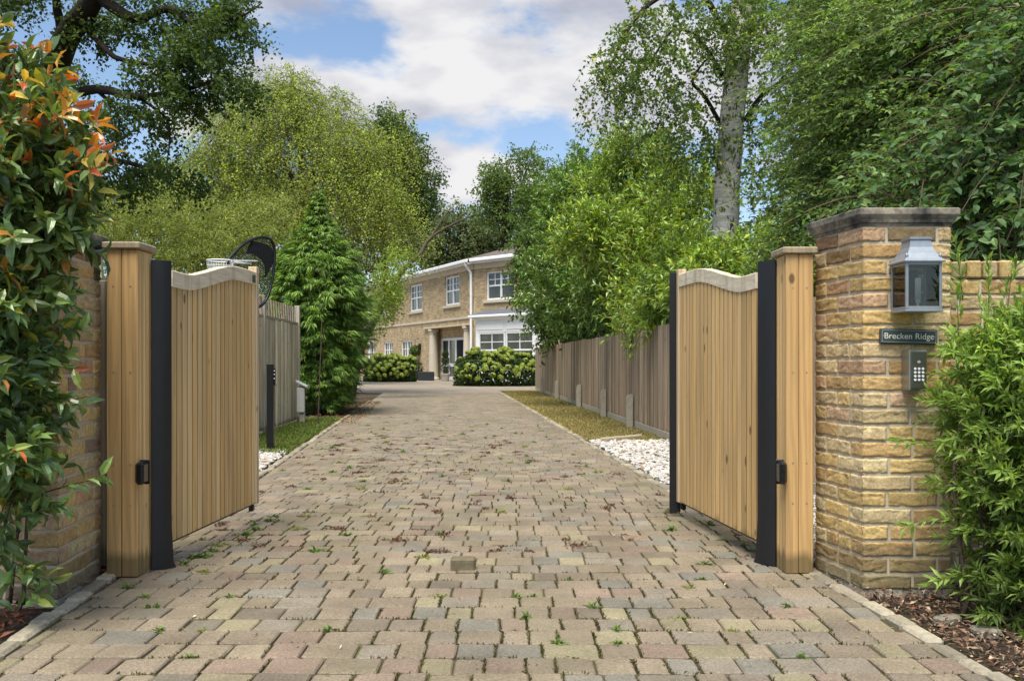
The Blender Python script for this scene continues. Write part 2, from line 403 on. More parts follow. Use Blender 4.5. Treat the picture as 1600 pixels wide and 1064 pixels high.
M['bark'] = plain('brown bark', (.09, .065, .045), .9, .2, nscale=14, namt=.6, bstr=.8, bdist=.03)
M['barkdark'] = plain('dark bark', (.028, .022, .016), .9, .15, nscale=10, namt=.5, bstr=.8, bdist=.03)
M['tiles'] = None
M['twig'] = attrmat('twig bark', .85, .2, 60, bstr=.2)
M['leaf'] = leafmat('tree leaf', .5, .35, .45)
M['glossleaf'] = leafmat('glossy leaf', .27, .55, .32, (1.3, 1.15, .5))
M['needle'] = leafmat('conifer spray', .6, .25, .25, (1.2, 1.2, .5))
M['flower'] = leafmat('hydrangea floret', .7, .2, .3, (1.1, 1.1, .7))
M['grass'] = leafmat('grass blade', .6, .25, .35, (1.1, 1.1, .6))
M['brick'] = attrmat('stock brick', .92, .12, 75, .62, 1.28, .9, .004, nscale2=24, damp=True)
M['mortar'] = plain('sandy mortar', (.50, .44, .33), .95, .1, nscale=60, namt=.25, bstr=.6, bdist=.004)
M['paver'] = attrmat('tumbled paver', .92, .15, 95, .55, 1.3, .8, .004, nscale2=2.6, broad=True)
M['stone'] = attrmat('granite kerb', .85, .25, 45, .65, 1.25, .7, .006)
M['pebble'] = attrmat('white limestone chip', .75, .3, 60, .85, 1.08, .3, .003)
M['litter'] = attrmat('bark chip and fallen leaf', .85, .2, 60, .7, 1.2, .3, .003)
# stone cap with dark weathering
m, n = newmat('weathered cap stone'); v = coords(n); f = noise(n, v, 9, 8, .65, .3); g = noise(n, v, 60, 5, .6)
c = ramp(n, f, [(.38, (.05, .049, .045)), (.52, (.17, .155, .125)), (.68, (.36, .31, .23))]); c = mixc(n, 1, c, ramp(n, g, [(.3, .75), (.7, 1.15)]), 'MULTIPLY')
finish(n, c, .92, .2, 0, g, .6, .004); M['cap'] = m
# joint bed of the paving: sand, dirt and moss
m, n = newmat('sand and moss joints'); v = coords(n); f = noise(n, v, 2.3, 6, .65); g = noise(n, v, 90, 5, .6)
c = ramp(n, f, [(.35, (.10, .075, .05)), (.5, (.085, .075, .032)), (.62, (.10, .115, .02)), (.75, (.075, .06, .03))]); c = mixc(n, 1, c, ramp(n, g, [(.3, .6), (.7, 1.3)]), 'MULTIPLY')
finish(n, c, .95, .1, 0, g, 1, .01); M['joint'] = m
# soil / ground
m, n = newmat('soil and leaf mould'); v = coords(n); f = noise(n, v, 1.1, 6, .6); g = noise(n, v, 45, 7, .7)
c = ramp(n, g, [(.3, (.03, .022, .016)), (.55, (.10, .072, .05)), (.75, (.2, .15, .1))]); c2 = ramp(n, g, [(.3, (.03, .04, .012)), (.7, (.10, .11, .03))])
c = mixc(n, ramp(n, f, [(.5, 0.0), (.7, .7)]), c, c2); finish(n, c, .95, .1, 0, g, 1, .03); M['soil'] = m
m, n = newmat('dry grass turf'); v = coords(n); f = noise(n, v, .9, 6, .65); g = noise(n, v, 35, 7, .7)
c = ramp(n, f, [(.35, (.19, .17, .055)), (.5, (.36, .28, .13)), (.68, (.42, .31, .17))]); c = mixc(n, 1, c, ramp(n, g, [(.3, .55), (.7, 1.25)]), 'MULTIPLY')
finish(n, c, .95, .1, 0, g, 1, .02); M['turf'] = m
# far forecourt paving
m, n = newmat('forecourt pavers'); v = coords(n); b = n.nodes.new('ShaderNodeTexBrick'); n.links.new(v, b.inputs['Vector'])
b.inputs['Scale'].default_value = 1; b.inputs['Brick Width'].default_value = .2; b.inputs['Row Height'].default_value = .17; b.inputs['Mortar Size'].default_value = .008
b.inputs['Color1'].default_value = (.30, .255, .195, 1); b.inputs['Color2'].default_value = (.25, .21, .165, 1); b.inputs['Mortar'].default_value = (.15, .125, .09, 1)
f = noise(n, v, 1.2, 6, .6); c = mixc(n, 1, b.outputs['Color'], ramp(n, f, [(.3, .75), (.7, 1.1)]), 'MULTIPLY'); finish(n, c, .9, .2, 0, f, .2, .01); M['forecourt'] = m
# house brick: pattern runs along the wall through the 'uv' the builder writes into col.rg (metres)
def wallbrick():
    m, n = newmat('house stock brick'); a = n.nodes.new('ShaderNodeAttribute'); a.attribute_name = 'wuv'
    b = n.nodes.new('ShaderNodeTexBrick'); n.links.new(a.outputs['Vector'], b.inputs['Vector']); b.inputs['Scale'].default_value = 1
    b.inputs['Brick Width'].default_value = .30; b.inputs['Row Height'].default_value = .10; b.inputs['Mortar Size'].default_value = .012; b.inputs['Bias'].default_value = -.2
    b.inputs['Color1'].default_value = (.47, .35, .19, 1); b.inputs['Color2'].default_value = (.24, .17, .10, 1); b.inputs['Mortar'].default_value = (.52, .42, .28, 1)
    v = n.nodes.new('ShaderNodeMapping'); v.inputs['Scale'].default_value = (1, 1, 1); n.links.new(a.outputs['Vector'], v.inputs['Vector'])
    f = noise(n, v.outputs[0], 2.2, 6, .6); c = mixc(n, 1, b.outputs['Color'], ramp(n, f, [(.3, .75), (.7, 1.2)]), 'MULTIPLY')
    finish(n, c, .9, .2, 0, b.outputs['Fac'], -.4, .01); return m
M['housebrick'] = wallbrick()
m, n = newmat('roof tiles'); v = coords(n); wv = n.nodes.new('ShaderNodeTexWave'); wv.bands_direction = 'Z'; wv.inputs['Scale'].default_value = 4.2; wv.inputs['Distortion'].default_value = .6; n.links.new(v, wv.inputs['Vector'])
f = noise(n, v, 5, 7, .65); c = ramp(n, f, [(.3, (.09, .075, .07)), (.7, (.2, .16, .14))]); c = mixc(n, .5, c, ramp(n, wv.outputs['Fac'], [(.1, .5), (.5, 1.0)]), 'MULTIPLY')
finish(n, c, .9, .2, 0, wv.outputs['Fac'], .5, .03); M['tiles'] = m
# birch bark
m, n = newmat('birch bark'); v = coords(n, (1, 1, 1)); f = noise(n, coords(n, (1, 1, 2.2)), 5, 6, .6, .8); g = noise(n, coords(n, (1, 1, .45)), 9, 4, .65, 1.2); h = noise(n, coords(n, (1, 1, 6)), 9, 5, .6)
c = ramp(n, f, [(.3, (.34, .32, .27)), (.6, (.56, .54, .48))]); c = mixc(n, 1, c, ramp(n, h, [(.35, .7), (.6, 1.08)]), 'MULTIPLY')
c = mixc(n, ramp(n, g, [(.56, 0.0), (.62, 1.0)]), c, (.035, .03, .025)); finish(n, c, .85, .25, 0, g, .5, .02); M['birchbark'] = m
# glass: thin, mostly clear
def glass(name, tint=(.9, .95, .95), refl=.12):
    m, n = newmat(name); t = n.nodes.new('ShaderNodeBsdfTransparent'); t.inputs['Color'].default_value = (*tint, 1)
    g = n.nodes.new('ShaderNodeBsdfGlossy'); g.inputs['Roughness'].default_value = .03; fr = n.nodes.new('ShaderNodeFresnel'); fr.inputs['IOR'].default_value = 1.5
    ad = n.nodes.new('ShaderNodeMath'); ad.operation = 'ADD'; n.links.new(fr.outputs[0], ad.inputs[0]); ad.inputs[1].default_value = refl; ad.use_clamp = True
    x = n.nodes.new('ShaderNodeMixShader'); n.links.new(ad.outputs[0], x.inputs[0]); n.links.new(t.outputs[0], x.inputs[1]); n.links.new(g.outputs[0], x.inputs[2])
    o = n.nodes.new('ShaderNodeOutputMaterial'); n.links.new(x.outputs[0], o.inputs['Surface']); return m
M['lampglass'] = glass('lantern glass', (.80, .84, .84), .0)
m, n = newmat('dark window glass'); p_ = coords(n); f = noise(n, p_, .8, 3, .5)
finish(n, ramp(n, f, [(.4, (.015, .02, .02)), (.65, (.06, .075, .06))]), .04, .9, 0); M['pane'] = m
# black wire mesh
m, n = newmat('black mesh net'); v = coords(n, (1, 1, 1)); b = n.nodes.new('ShaderNodeTexWave'); finish(n, (.01, .01, .012), .5, .3); M['net'] = m

# ------------------------------------------------------------------ ground
def kerbR(Y): return 1.527 - (Y - 4.47) * .0667
def kerbL(Y): return -1.968 - (Y - 4.65) * .0888
g = MB(); g.add([(-400, -60, -.03), (400, -60, -.03), (400, 900, -.03), (-400, 900, -.03)], [(0, 1, 2, 3)]); obj('ground', g, M['soil'], kind='structure')
YF = 33.0
g = MB(); g.add([(kerbL(-2) , -2, -.012), (kerbR(-2), -2, -.012), (kerbR(YF), YF, -.012), (kerbL(YF), YF, -.012)], [(0, 1, 2, 3)]); obj('driveway_joints', g, M['joint'], kind='structure')
g = MB(); g.add([(kerbL(YF) - .5, YF, -.004), (kerbR(YF), YF, -.004), (3.5, YF + 3.5, -.004), (12, 37, -.004), (12, 62, -.004), (-25, 82, -.004), (-25, 40, -.004), (-6, 34.5, -.004)], [tuple(range(8))]); obj('forecourt', g, M['forecourt'], kind='structure')
# individual pavers laid in rows
pal = [((.272, .226, .168), 5), ((.285, .24, .172), 4), ((.255, .225, .178), 3), ((.23, .217, .182), 1.6), ((.30, .267, .175), 1.6), ((.272, .21, .163), 2), ((.215, .182, .14), 1.2)]
VS = []; CS = []; y = 2.2; ROWS = []; JX = []
c8 = np.array([(-1, -1), (1, -1), (1, 1), (-1, 1)])
while y < YF:
    d = rng.uniform(.164, .182)
    ROWS.append(y)
    xa, xb = kerbL(y) + .045, kerbR(y) - .038
    x = xa - rng.uniform(0, .1)
    while x < xb:
        wd = rng.choice([.108, .142, .142, .172, .2]) * rng.uniform(.95, 1.05)
        x0, x1 = max(x, xa), min(x + wd, xb)
        if x1 - x0 > .035:
            gk = np.interp(y, [3.5, 8, 14], [1.1, .7, .5]); gx = rng.uniform(.002, .0046) * gk; gy = rng.uniform(.002, .0046) * gk
            a0, a1, b0, b1 = x0 + gx, x1 - gx, y + gy, y + d - gy; z = rng.normal(0, .0016) * gk; tx, ty = rng.normal(0, .0012, 2) * gk
            rings = []
            for ins, ch, zz in ((0, .009, -.02), (.0005, .009, -.005 * gk), (.0055 * gk, .0075, 0)):
                p = [(a0 + ins + ch, b0 + ins), (a1 - ins - ch, b0 + ins), (a1 - ins, b0 + ins + ch), (a1 - ins, b1 - ins - ch), (a1 - ins - ch, b1 - ins), (a0 + ins + ch, b1 - ins), (a0 + ins, b1 - ins - ch), (a0 + ins, b0 + ins + ch)]
                p = np.array(p) + rng.normal(0, .0009, (8, 2)) * gk
                rings.append(np.concatenate([p, np.full((8, 1), zz + z) + ((p[:, :1] - (a0 + a1) / 2) * tx / (a1 - a0) + (p[:, 1:] - (b0 + b1) / 2) * ty / d) * 2], 1))
            VS.append(np.concatenate(rings)); cc = pick(pal, 1)[0] * np.array((.93, .91, .86)) * rng.uniform(.84, 1.1)
            far = min(1, max(0, (y - 4.5) / 10)); cc = cc * (1 - .35 * far) + np.array((.25, .213, .165)) * .35 * far
            CS.append((*cc, rng.random()))
        x += wd
        if y < 7.5: JX.append((x, y, d))
    y += d
lb = LB(); V = np.array(VS); quads = []
for r in (0, 1):
    for k in range(8): quads.append((r * 8 + k, r * 8 + (k + 1) % 8, (r + 1) * 8 + (k + 1) % 8, (r + 1) * 8 + k))
quads += [(16, 17, 18, 19), (16, 19, 20, 23), (20, 21, 22, 23)]
lb.put(V, np.array(CS), quads=quads); lb.build('driveway', M['paver'], kind='structure')
# moss tufts in the joints
P = []
for x, y, d in JX:
    mo = .45 + .45 * math.sin(x * 2.1 + 1) * math.cos(y * 1.7)
    if rng.random() < mo + .15:
        k = int(14 + 26 * mo); P += [(x + rng.normal(0, .003), y + d * rng.random(), -.006) for _ in range(k)]
for y in ROWS[:30]:
    for q in range(26):
        if rng.random() < .25 + .4 * max(0, math.sin(q * .4 + y * 3)):
            x = kerbL(y) + (kerbR(y) - kerbL(y)) * rng.random(); P += [(x + rng.uniform(-.07, .07), y + rng.normal(0, .003), -.006) for _ in range(16)]
P = np.array(P); n = len(P); lb = LB(); C = pick([((.10, .10, .022), 4), ((.07, .06, .025), 4), ((.14, .15, .03), 2), ((.09, .055, .03), 2)], n) * rng.uniform(.6, 1.3, (n, 1))
leaves(lb, P, nrm(rng.normal(0, .8, (n, 3)) + UP * .8), rng.normal(0, 1, (n, 3)), .013 * rng.uniform(.6, 1.4, n), .006, np.concatenate([C, rng.random((n, 1))], 1), 'quad', .2)
lb.build('joint_moss', M['grass'], kind='stuff', label='brown green moss filling the joints of the nearest paving', cat='moss')
# kerbs of granite setts
def kerb(name, fx, y0, y1, width, seed):
    mb = MB(); y = y0; r = random.Random(seed)
    while y < y1:
        l = r.uniform(.15, .24); g_ = r.uniform(.008, .03)
        a = Vector((fx(y + g_), y + g_, 0)); b = Vector((fx(y + l), y + l, 0)); d = (b - a).normalized(); s = Vector((d.y, -d.x, 0))
        wdt = width * r.uniform(.85, 1.15); o = a + s * r.uniform(-.008, .008); h = r.uniform(.001, .018)
        mb.T = lambda u, q, z, o=o, d=d, s=s: o + d * u + s * q + Vector((0, 0, z))
        k = r.uniform(.6, 1.2); mb.box(0, (b - a).length, -wdt / 2, wdt / 2, -.06, h, .012, (.33 * k, .29 * k, .21 * k))
        y += l
    obj(name, mb, M['stone'], kind='structure')
kerb('kerb', kerbR, 2.4, 33.5, .07, 1); kerb('kerb', kerbL, 2.4, 26, .07, 2)
# verges
g = MB(); g.add([(kerbR(12.9) + .04, 12.9, .004), (2.25, 12.4, .004), (.95, 36.2, .02), (.9, 37, .01), (.2, 36, .01), (kerbR(33.3), 33.3, .004)], [tuple(range(6))]); obj('verge', g, M['turf'], kind='structure')
g = MB(); g.add([(kerbL(11.2) - .04, 11.2, .002), (kerbL(26) - .04, 26, .002), (-5, 27, .002), (-3.6, 11.2, .002)], [(0, 1, 2, 3)]); obj('verge', g, M['soil'], kind='structure')
def grass(name, n, reg, hgt, pal, **k):
    P = np.array([reg() for _ in range(n)]); D = nrm(rng.normal(0, .45, (n, 3)) + UP); lb = LB()
    C = np.concatenate([pick(pal, n) * rng.uniform(.7, 1.3, (n, 1)), rng.random((n, 1))], 1)
    leaves(lb, P, D, rng.normal(size=(n, 3)), hgt * rng.uniform(.5, 1.3, n), .006 * rng.uniform(.7, 1.6, n) * (1 + P[:, 1] / 25), C, 'quad', .4)
    return lb.build(name, M['grass'], **k)
def fenceRX(Y): return 2.12 - (Y - 12.7) * .0506
def regR():
    Y = 12.9 + 22 * rng.random() ** 1.3; a = kerbR(Y) + .05; return (a + (fenceRX(Y) - a) * rng.random(), Y, 0)
grass('dry_grass', 26000, regR, .035, [((.34, .27, .11), 3), ((.22, .21, .06), 3), ((.14, .18, .04), 1.6), ((.38, .29, .15), 1.5)], kind='stuff', label='short parched grass on the strip along the right fence', cat='grass')
def fenceLX(Y): return -3.75 + (16.8 - Y) * .04
def regL():
    Y = 10.9 + 6.8 * rng.random() ** 1.2; a = kerbL(Y) - .04; b = fenceLX(min(Y, 16.8)) + .02; q = rng.random(); return (a + (b - a) * q, Y, 0)
grass('green_grass', 14000, regL, .06, [((.10, .17, .025), 4), ((.15, .2, .04), 3), ((.2, .17, .05), 1)], kind='stuff', label='fresh green grass and weeds at the foot of the left fence', cat='grass')
# white limestone chips
ico = None
def stones(name, n, reg, size, pal, matl, flat=.55, **k):
    t = (1 + 5 ** .5) / 2
    v = nrm(np.array([(-1, t, 0), (1, t, 0), (-1, -t, 0), (1, -t, 0), (0, -1, t), (0, 1, t), (0, -1, -t), (0, 1, -t), (t, 0, -1), (t, 0, 1), (-t, 0, -1), (-t, 0, 1)], float))
    f = [(0, 11, 5), (0, 5, 1), (0, 1, 7), (0, 7, 10), (0, 10, 11), (1, 5, 9), (5, 11, 4), (11, 10, 2), (10, 7, 6), (7, 1, 8), (3, 9, 4), (3, 4, 2), (3, 2, 6), (3, 6, 8), (3, 8, 9), (4, 9, 5), (2, 4, 11), (6, 2, 10), (8, 6, 7), (9, 8, 1)]
    P = np.array([reg() for _ in range(n)]); s = size * rng.uniform(.5, 1.4, (n, 1, 1))
    V = v[None] * (1 + rng.normal(0, .14, (n, 12, 3))) * np.array([1, 1, flat]) * rng.uniform(.6, 1.3, (n, 1, 3)) * s
    q = rng.uniform(0, 6.28, n); c, sn = np.cos(q)[:, None], np.sin(q)[:, None]
    V = np.stack([V[..., 0] * c - V[..., 1] * sn, V[..., 0] * sn + V[..., 1] * c, V[..., 2] + V[..., 0] * rng.normal(0, .3, (n, 1))], 2) + P[:, None]
    C = np.concatenate([pick(pal, n) * rng.uniform(.85, 1.1, (n, 1)), rng.random((n, 1))], 1)
    lb = LB(); lb.put(V, C, tris=f); return lb.build(name, matl, smooth=False, **k)
wp = [((.52, .505, .47), 5), ((.42, .395, .355), 3), ((.50, .45, .37), 1.5), ((.24, .17, .11), .7)]
def regGR():
    Y = 4.9 + 7.9 * rng.random(); a = kerbR(Y) + .06; return (a + (fenceRX(Y) - a) * rng.random(), Y, rng.uniform(-.015, .02))
stones('white_gravel', 11000, regGR, .024, wp, M['pebble'], kind='stuff', label='white limestone gravel between right kerb and fence', cat='gravel')
def regGL():
    Y = 4.95 + 6.35 * rng.random(); a = kerbL(Y) - .06; b = fenceLX(Y); return (a + (b - a) * rng.random(), Y, rng.uniform(-.015, .015) + .01)
stones('white_gravel', 9000, regGL, .024, wp, M['pebble'], kind='stuff', label='white limestone gravel beside the left kerb around the black post', cat='gravel')
e = MB()
a = gp(938, 691); b = gp(1003, 685); e.T = lambda u, q, z, a=a, b=b: a + (b - a) * u + Vector((0, q, z)); e.box(0, 1, -.05, .05, -.03, .06, .015, (.4, .34, .25)); e.T = None
obj('edging_stone', e, M['stone'], loc=a, label='low pale edging stone between the white gravel and the dry grass verge', cat='edging')
# soil litter
def regSR():
    Y = 3.0 + 2.0 * rng.random(); a = kerbR(Y) + .06; return (a + 1.5 * rng.random(), Y, 0)
def chips(name, n, reg, ln, pal, **k):
    P = np.array([reg() for _ in range(n)]) + np.array([0, 0, -.015]); D = nrm(rng.normal(size=(n, 3)) * np.array([1, 1, .3]))
    P[:, 2] += rng.random(n) * .03
    C = np.concatenate([pick(pal, n) * rng.uniform(.6, 1.3, (n, 1)), rng.random((n, 1))], 1); lb = LB()
    leaves(lb, P, D, nrm(rng.normal(0, .4, (n, 3)) + UP), ln * rng.uniform(.5, 1.5, n), ln * .35 * rng.uniform(.5, 1.4, n), C, 'fold', .1)
    return lb.build(name, M['litter'], **k)
cp = [((.17, .10, .065), 4), ((.28, .19, .12), 3), ((.42, .32, .22), 1.8), ((.05, .035, .025), 3), ((.22, .07, .035), .6)]
chips('bark_mulch', 9000, regSR, .032, cp, kind='stuff', label='brown bark mulch and dead leaves below the right hand shrub', cat='mulch')
def regSL():
    Y = 3.2 + 1.7 * rng.random(); a = kerbL(Y) - .06; return (a - .6 * rng.random(), Y, 0)
chips('fallen_leaves', 1100, regSL, .05, [((.25, .075, .03), 4), ((.15, .06, .035), 3), ((.08, .05, .03), 4), ((.3, .15, .07), 1)], kind='stuff', label='rusty fallen leaves on the soil below the red tipped shrub', cat='dead leaves')
def regC():
    Y = 16.5 + 9 * rng.random(); a = kerbL(Y); return (a + .35 - 1.0 * rng.random(), Y, .012)
chips('fallen_leaves', 2600, regC, .05, [((.33, .2, .06), 3), ((.25, .13, .05), 3), ((.14, .09, .05), 2)], kind='stuff', label='tan leaf litter along the kerb beneath the conifers', cat='dead leaves')
def regD():
    Y = 3.2 + 14 * rng.random() ** 1.3; a = kerbL(Y); b = kerbR(Y); return (a + (b - a) * rng.random(), Y, .014)
chips('drive_litter', 380, regD, .022, [((.3, .19, .1), 3), ((.5, .42, .3), 1), ((.16, .09, .05), 3), ((.3, .26, .08), 2)], kind='stuff', label='scattered bits of dead leaf on the paving', cat='dead leaves')
# loose setts on the soil
for k, (px, py, wd, rz, lab) in enumerate([(1480, 966, .06, .5, 'loose grey paving sett lying on the mulch, the nearer to the kerb'), (1540, 985, .055, -.3, 'loose grey paving sett lying on the mulch under the right shrub')]):
    p = gp(px, py); mb = MB(); c_, s_ = math.cos(rz), math.sin(rz)
    mb.T = lambda x, y, z, p=p, c_=c_, s_=s_: p + Vector((x * c_ - y * s_, x * s_ + y * c_, z)); mb.box(-wd, wd, -.03, .03, -.03, .014, .01, (.22, .20, .155))
    obj('loose_sett', mb, M['stone'], loc=p, label=lab, cat='paving sett')

# ------------------------------------------------------------------ brick pillars and walls
BP = [((.60, .435, .185), 5), ((.57, .44, .24), 4), ((.55, .37, .165), 3), ((.55, .38, .23), 1.8), ((.61, .49, .27), 2.4), ((.36, .25, .17), .3), ((.53, .34, .185), .9)]
def brick_cols(nc, seed, top_dark=0):
    return None
def brick_patch(VSl, CSl, o, u, nrmv, w_, h_, col, nx=8, nz=5, depth=.0075, el=0, er=0):
    """one brick face: a rough pillowed grid standing proud of the mortar"""
    k0, k1 = .0022, .0055; U = np.concatenate([[0, k0 / w_, k1 / w_], np.linspace(.010 / w_, 1 - .010 / w_, nx - 6), [1 - k1 / w_, 1 - k0 / w_, 1]]); Z = np.concatenate([[0, k0 / h_, k1 / h_], np.linspace(.010 / h_, 1 - .010 / h_, nz - 6), [1 - k1 / h_, 1 - k0 / h_, 1]]); uu, zz = np.meshgrid(U, Z)
    e = np.minimum(np.minimum(uu + el * 9, 1 - uu + er * 9) * w_, np.minimum(zz, 1 - zz) * h_)
    prof = np.clip(e / .0055, 0, 1) ** .45
    a, b, c, d = rng.uniform(0, 6.28, 4)
    q = zz * h_ * rng.uniform(60, 130) + np.sin(uu * w_ * rng.uniform(20, 40) + a) * 1.3 + b; cw = np.abs(np.sin(q * .5))
    crease = -.004 * np.exp(-(cw / .22) ** 2) * (rng.random() < .75) + .0012 * np.sin(uu * w_ * 50 + c)
    rim = np.maximum(0, 1 - np.abs(uu - .5) * (0 if el or er else .3)); edge = (np.minimum(uu + el * 9, 1 - uu + er * 9) * w_ < .012)
    dep = depth * prof + crease * prof * np.where(edge & ((el + er) > 0), 0, 1) + rng.normal(0, .0009, uu.shape) * prof + rng.normal(0, .0006) - .0015
    ju = rng.normal(0, .0012, uu.shape) - el * (uu < .01) * (depth - .002) + er * (uu > .99) * (depth - .002); jz = rng.normal(0, .0010, uu.shape) + .0016 * np.sin(uu * 6 + c)
    P = o[None, None] + u * (uu * w_ + ju)[..., None] + UP * (zz * h_ + jz)[..., None] + nrmv * dep[..., None]
    VSl.append(P.reshape(-1, 3)); CSl.append((*col, rng.random()))
def brick_faces(name, parent, faces, z0, ncourse, pitch=.0762, blen=.225, mj=.0125, darktop=0, tint=1.0, nx=22, nz=13):
    """faces: [(p0, p1, start_offset, corner_key_left, corner_key_right)], bond alternates by course"""
    VSl, CSl = [], []; keys = {}
    for fi, (p0, p1, ph, kl, kr) in enumerate(faces):
        p0 = np.array(p0, float); p1 = np.array(p1, float); Ln = np.linalg.norm(p1 - p0); u = np.append((p1 - p0) / Ln, 0); nv = np.array([u[1], -u[0], 0])
        for c in range(ncourse):
            z = z0 + c * pitch + mj / 2 + rng.normal(0, .001)
            cuts = [0.0]; x = blen / 2 if (c + ph) % 2 else blen
            while x < Ln - .05: cuts.append(x + rng.normal(0, .004)); x += blen * (1 if rng.random() > .12 else .52)
            cuts.append(Ln)
            for i in range(len(cuts) - 1):
                a, b = cuts[i], cuts[i + 1]
                a += 0 if i == 0 else mj / 2; b -= 0 if i == len(cuts) - 2 else mj / 2
                key = (kl, c) if i == 0 and kl else ((kr, c) if i == len(cuts) - 2 and kr else None)
                if key and key in keys: col = keys[key]
                else:
                    col = pick(BP, 1)[0] * rng.uniform(.82, 1.12)
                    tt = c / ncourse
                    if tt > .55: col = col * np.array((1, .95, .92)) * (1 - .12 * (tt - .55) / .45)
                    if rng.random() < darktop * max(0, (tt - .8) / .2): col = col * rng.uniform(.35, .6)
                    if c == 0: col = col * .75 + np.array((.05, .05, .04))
                    if key: keys[key] = col
                col = col * tint
                brick_patch(VSl, CSl, np.array([p0[0], p0[1], z]) + u * a, u, nv, b - a, pitch - mj, col, nx, nz, el=int(i == 0 and bool(kl)), er=int(i == len(cuts) - 2 and bool(kr)))
    lb = LB(); quads = [(j * nx + i, j * nx + i + 1, (j + 1) * nx + i + 1, (j + 1) * nx + i) for j in range(nz - 1) for i in range(nx - 1)]
    lb.put(np.array(VSl), np.array(CSl), quads=quads); return lb.build(name, M['brick'], parent, smooth=True)
def core(name, parent, foot, z0, z1, inset=.001):
    mb = MB(); c = sum((Vector((*p, 0)) for p in foot), Vector()) / len(foot)
    mb.loft([[(*((Vector((*p, 0)) - c) * (1 - inset * 4) + c).xy, z) for p in foot] for z in (z0, z1)]); return obj(name, mb, M['mortar'], parent)
def capstone(parent, foot, z0, z1):
    c = sum((Vector((*p, 0)) for p in foot), Vector()) / len(foot); mb = MB(); rings = []
    dz = z1 - z0
    prof = [(.004, 0), (.006, .16), (.014, .20), (.017, .36), (.028, .58), (.031, .64), (.031, .94), (.024, 1.0)]
    for o, t in prof:
        ring = []
        n = len(foot)
        for i in range(n):
            p = Vector(foot[i]); a = (Vector(foot[i]) - Vector(foot[i - 1])).normalized(); b = (Vector(foot[(i + 1) % n]) - p).normalized()
            na = Vector((a.y, -a.x)); nb = Vector((b.y, -b.x)); off = (na + nb) / (1 + na.dot(nb)); q = p + off * o
            ring.append((q.x, q.y, z0 + t * dz))
        rings.append(ring)
    mb.loft(rings); return obj('cap', mb, M['cap'], parent)
RP = [(1.618, 4.42), (2.018, 4.42), (2.0, 4.87), (1.542, 4.87)]     # anticlockwise from above
pr = thing('brick_pillar', 'tall yellow brick pillar carrying the lantern, the name sign and the keypad', 'pillar', (1.8, 4.62, 0))
core('mortar_bed', pr, RP, -.05, 1.676)
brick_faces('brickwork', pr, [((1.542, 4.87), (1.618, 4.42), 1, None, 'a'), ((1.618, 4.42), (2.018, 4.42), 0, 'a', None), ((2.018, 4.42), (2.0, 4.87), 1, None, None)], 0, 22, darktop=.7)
capstone(pr, RP, 1.676, 1.757)
LP = [(-2.46, 4.22), (-1.998, 4.22), (-2.048, 4.77), (-2.5, 4.77)]
pl = thing('brick_pillar', 'yellow brick pillar half hidden by the red tipped shrub', 'pillar', (-2.25, 4.5, 0))
core('mortar_bed', pl, LP, -.05, 1.60)
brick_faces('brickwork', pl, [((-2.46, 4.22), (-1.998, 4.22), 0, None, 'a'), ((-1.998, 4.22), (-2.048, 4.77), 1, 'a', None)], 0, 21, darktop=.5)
capstone(pl, LP, 1.60, 1.67)
GW = [(2.03, 4.62), (4.2, 4.55), (4.2, 4.78), (2.03, 4.85)]
gw = thing('garden_wall', 'lower yellow brick garden wall running right behind the leafy shrub', 'wall', (3.0, 4.7, 0))
core('mortar_bed', gw, GW, -.05, 1.447)
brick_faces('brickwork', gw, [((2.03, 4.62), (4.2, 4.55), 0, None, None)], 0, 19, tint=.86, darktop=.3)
mb = MB(); x = 2.03
while x < 4.15:
    k = random.uniform(.7, 1.1); c = pick(BP, 1)[0] * k * .8; t = (x - 2.03) / 2.17
    mb.box(x + .004, x + .071, 4.605 - .07 * t, 4.86 - .07 * t, 1.452, 1.535 + random.uniform(-.003, .003), .008, tuple(c)); x += .076
obj('coping', mb, M['brick'], gw)

# ------------------------------------------------------------------ gate posts
LC = (.62, .42, .19)
def lc(k=.1, t=(1, 1, 1)): q = random.uniform(1 - k, 1 + k); return tuple(a * q * b for a, b in zip(LC, t))
def gatepost(x0, x1, y0, y1, h, label, inner):
    t = thing('gate_post', label, 'gate post', ((x0 + x1) / 2, (y0 + y1) / 2, 0))
    mb = MB(); xm = x0 + (x1 - x0) * .47
    front_shade = (.86, .80, .74)  # shade on the front boards put into their colour
    mb.box(x0, xm - .001, y0, y0 + .03, 0, h, .004, lc(.05, front_shade)); mb.box(xm + .001, x1, y0, y0 + .03, 0, h, .006, lc(.05, front_shade))
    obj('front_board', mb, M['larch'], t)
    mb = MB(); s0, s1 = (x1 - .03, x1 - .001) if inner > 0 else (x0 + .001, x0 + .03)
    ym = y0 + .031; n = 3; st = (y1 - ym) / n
    for i in range(n): mb.box(s0, s1, ym + i * st + .0015, ym + (i + 1) * st - .0015, 0, h - .001, .004, lc(.1, (1.1, 1.08, 1.05)))  # drive side painted lighter, as if lit from the open drive
    o0, o1 = (x0 + .001, x0 + .03) if inner > 0 else (x1 - .03, x1 - .001)
    mb.box(o0, o1, ym, y1, 0, h - .001, .004, lc()); mb.box(x0 + .031, x1 - .031, y1 - .03, y1 - .001, 0, h - .002, .003, lc())
    obj('side_board', mb, M['larch'], t)
    mb = MB(); a = .018
    mb.box(x0 - a, x1 + a, y0 - a, y1 + a, h, h + .034, .006, (.33, .265, .17)); obj('post_cap', mb, M['larch'], t)
    # screw heads
    for z in (.35, .55, 1.0, 1.42):
        for xx in (x0 + .035, x1 - .035):
            mb = MB(); mb.tube([(xx, y0 + .001, z), (xx, y0 - .0015, z)], .0038, 8); obj('screw', mb, M['steel'], t)
    return t
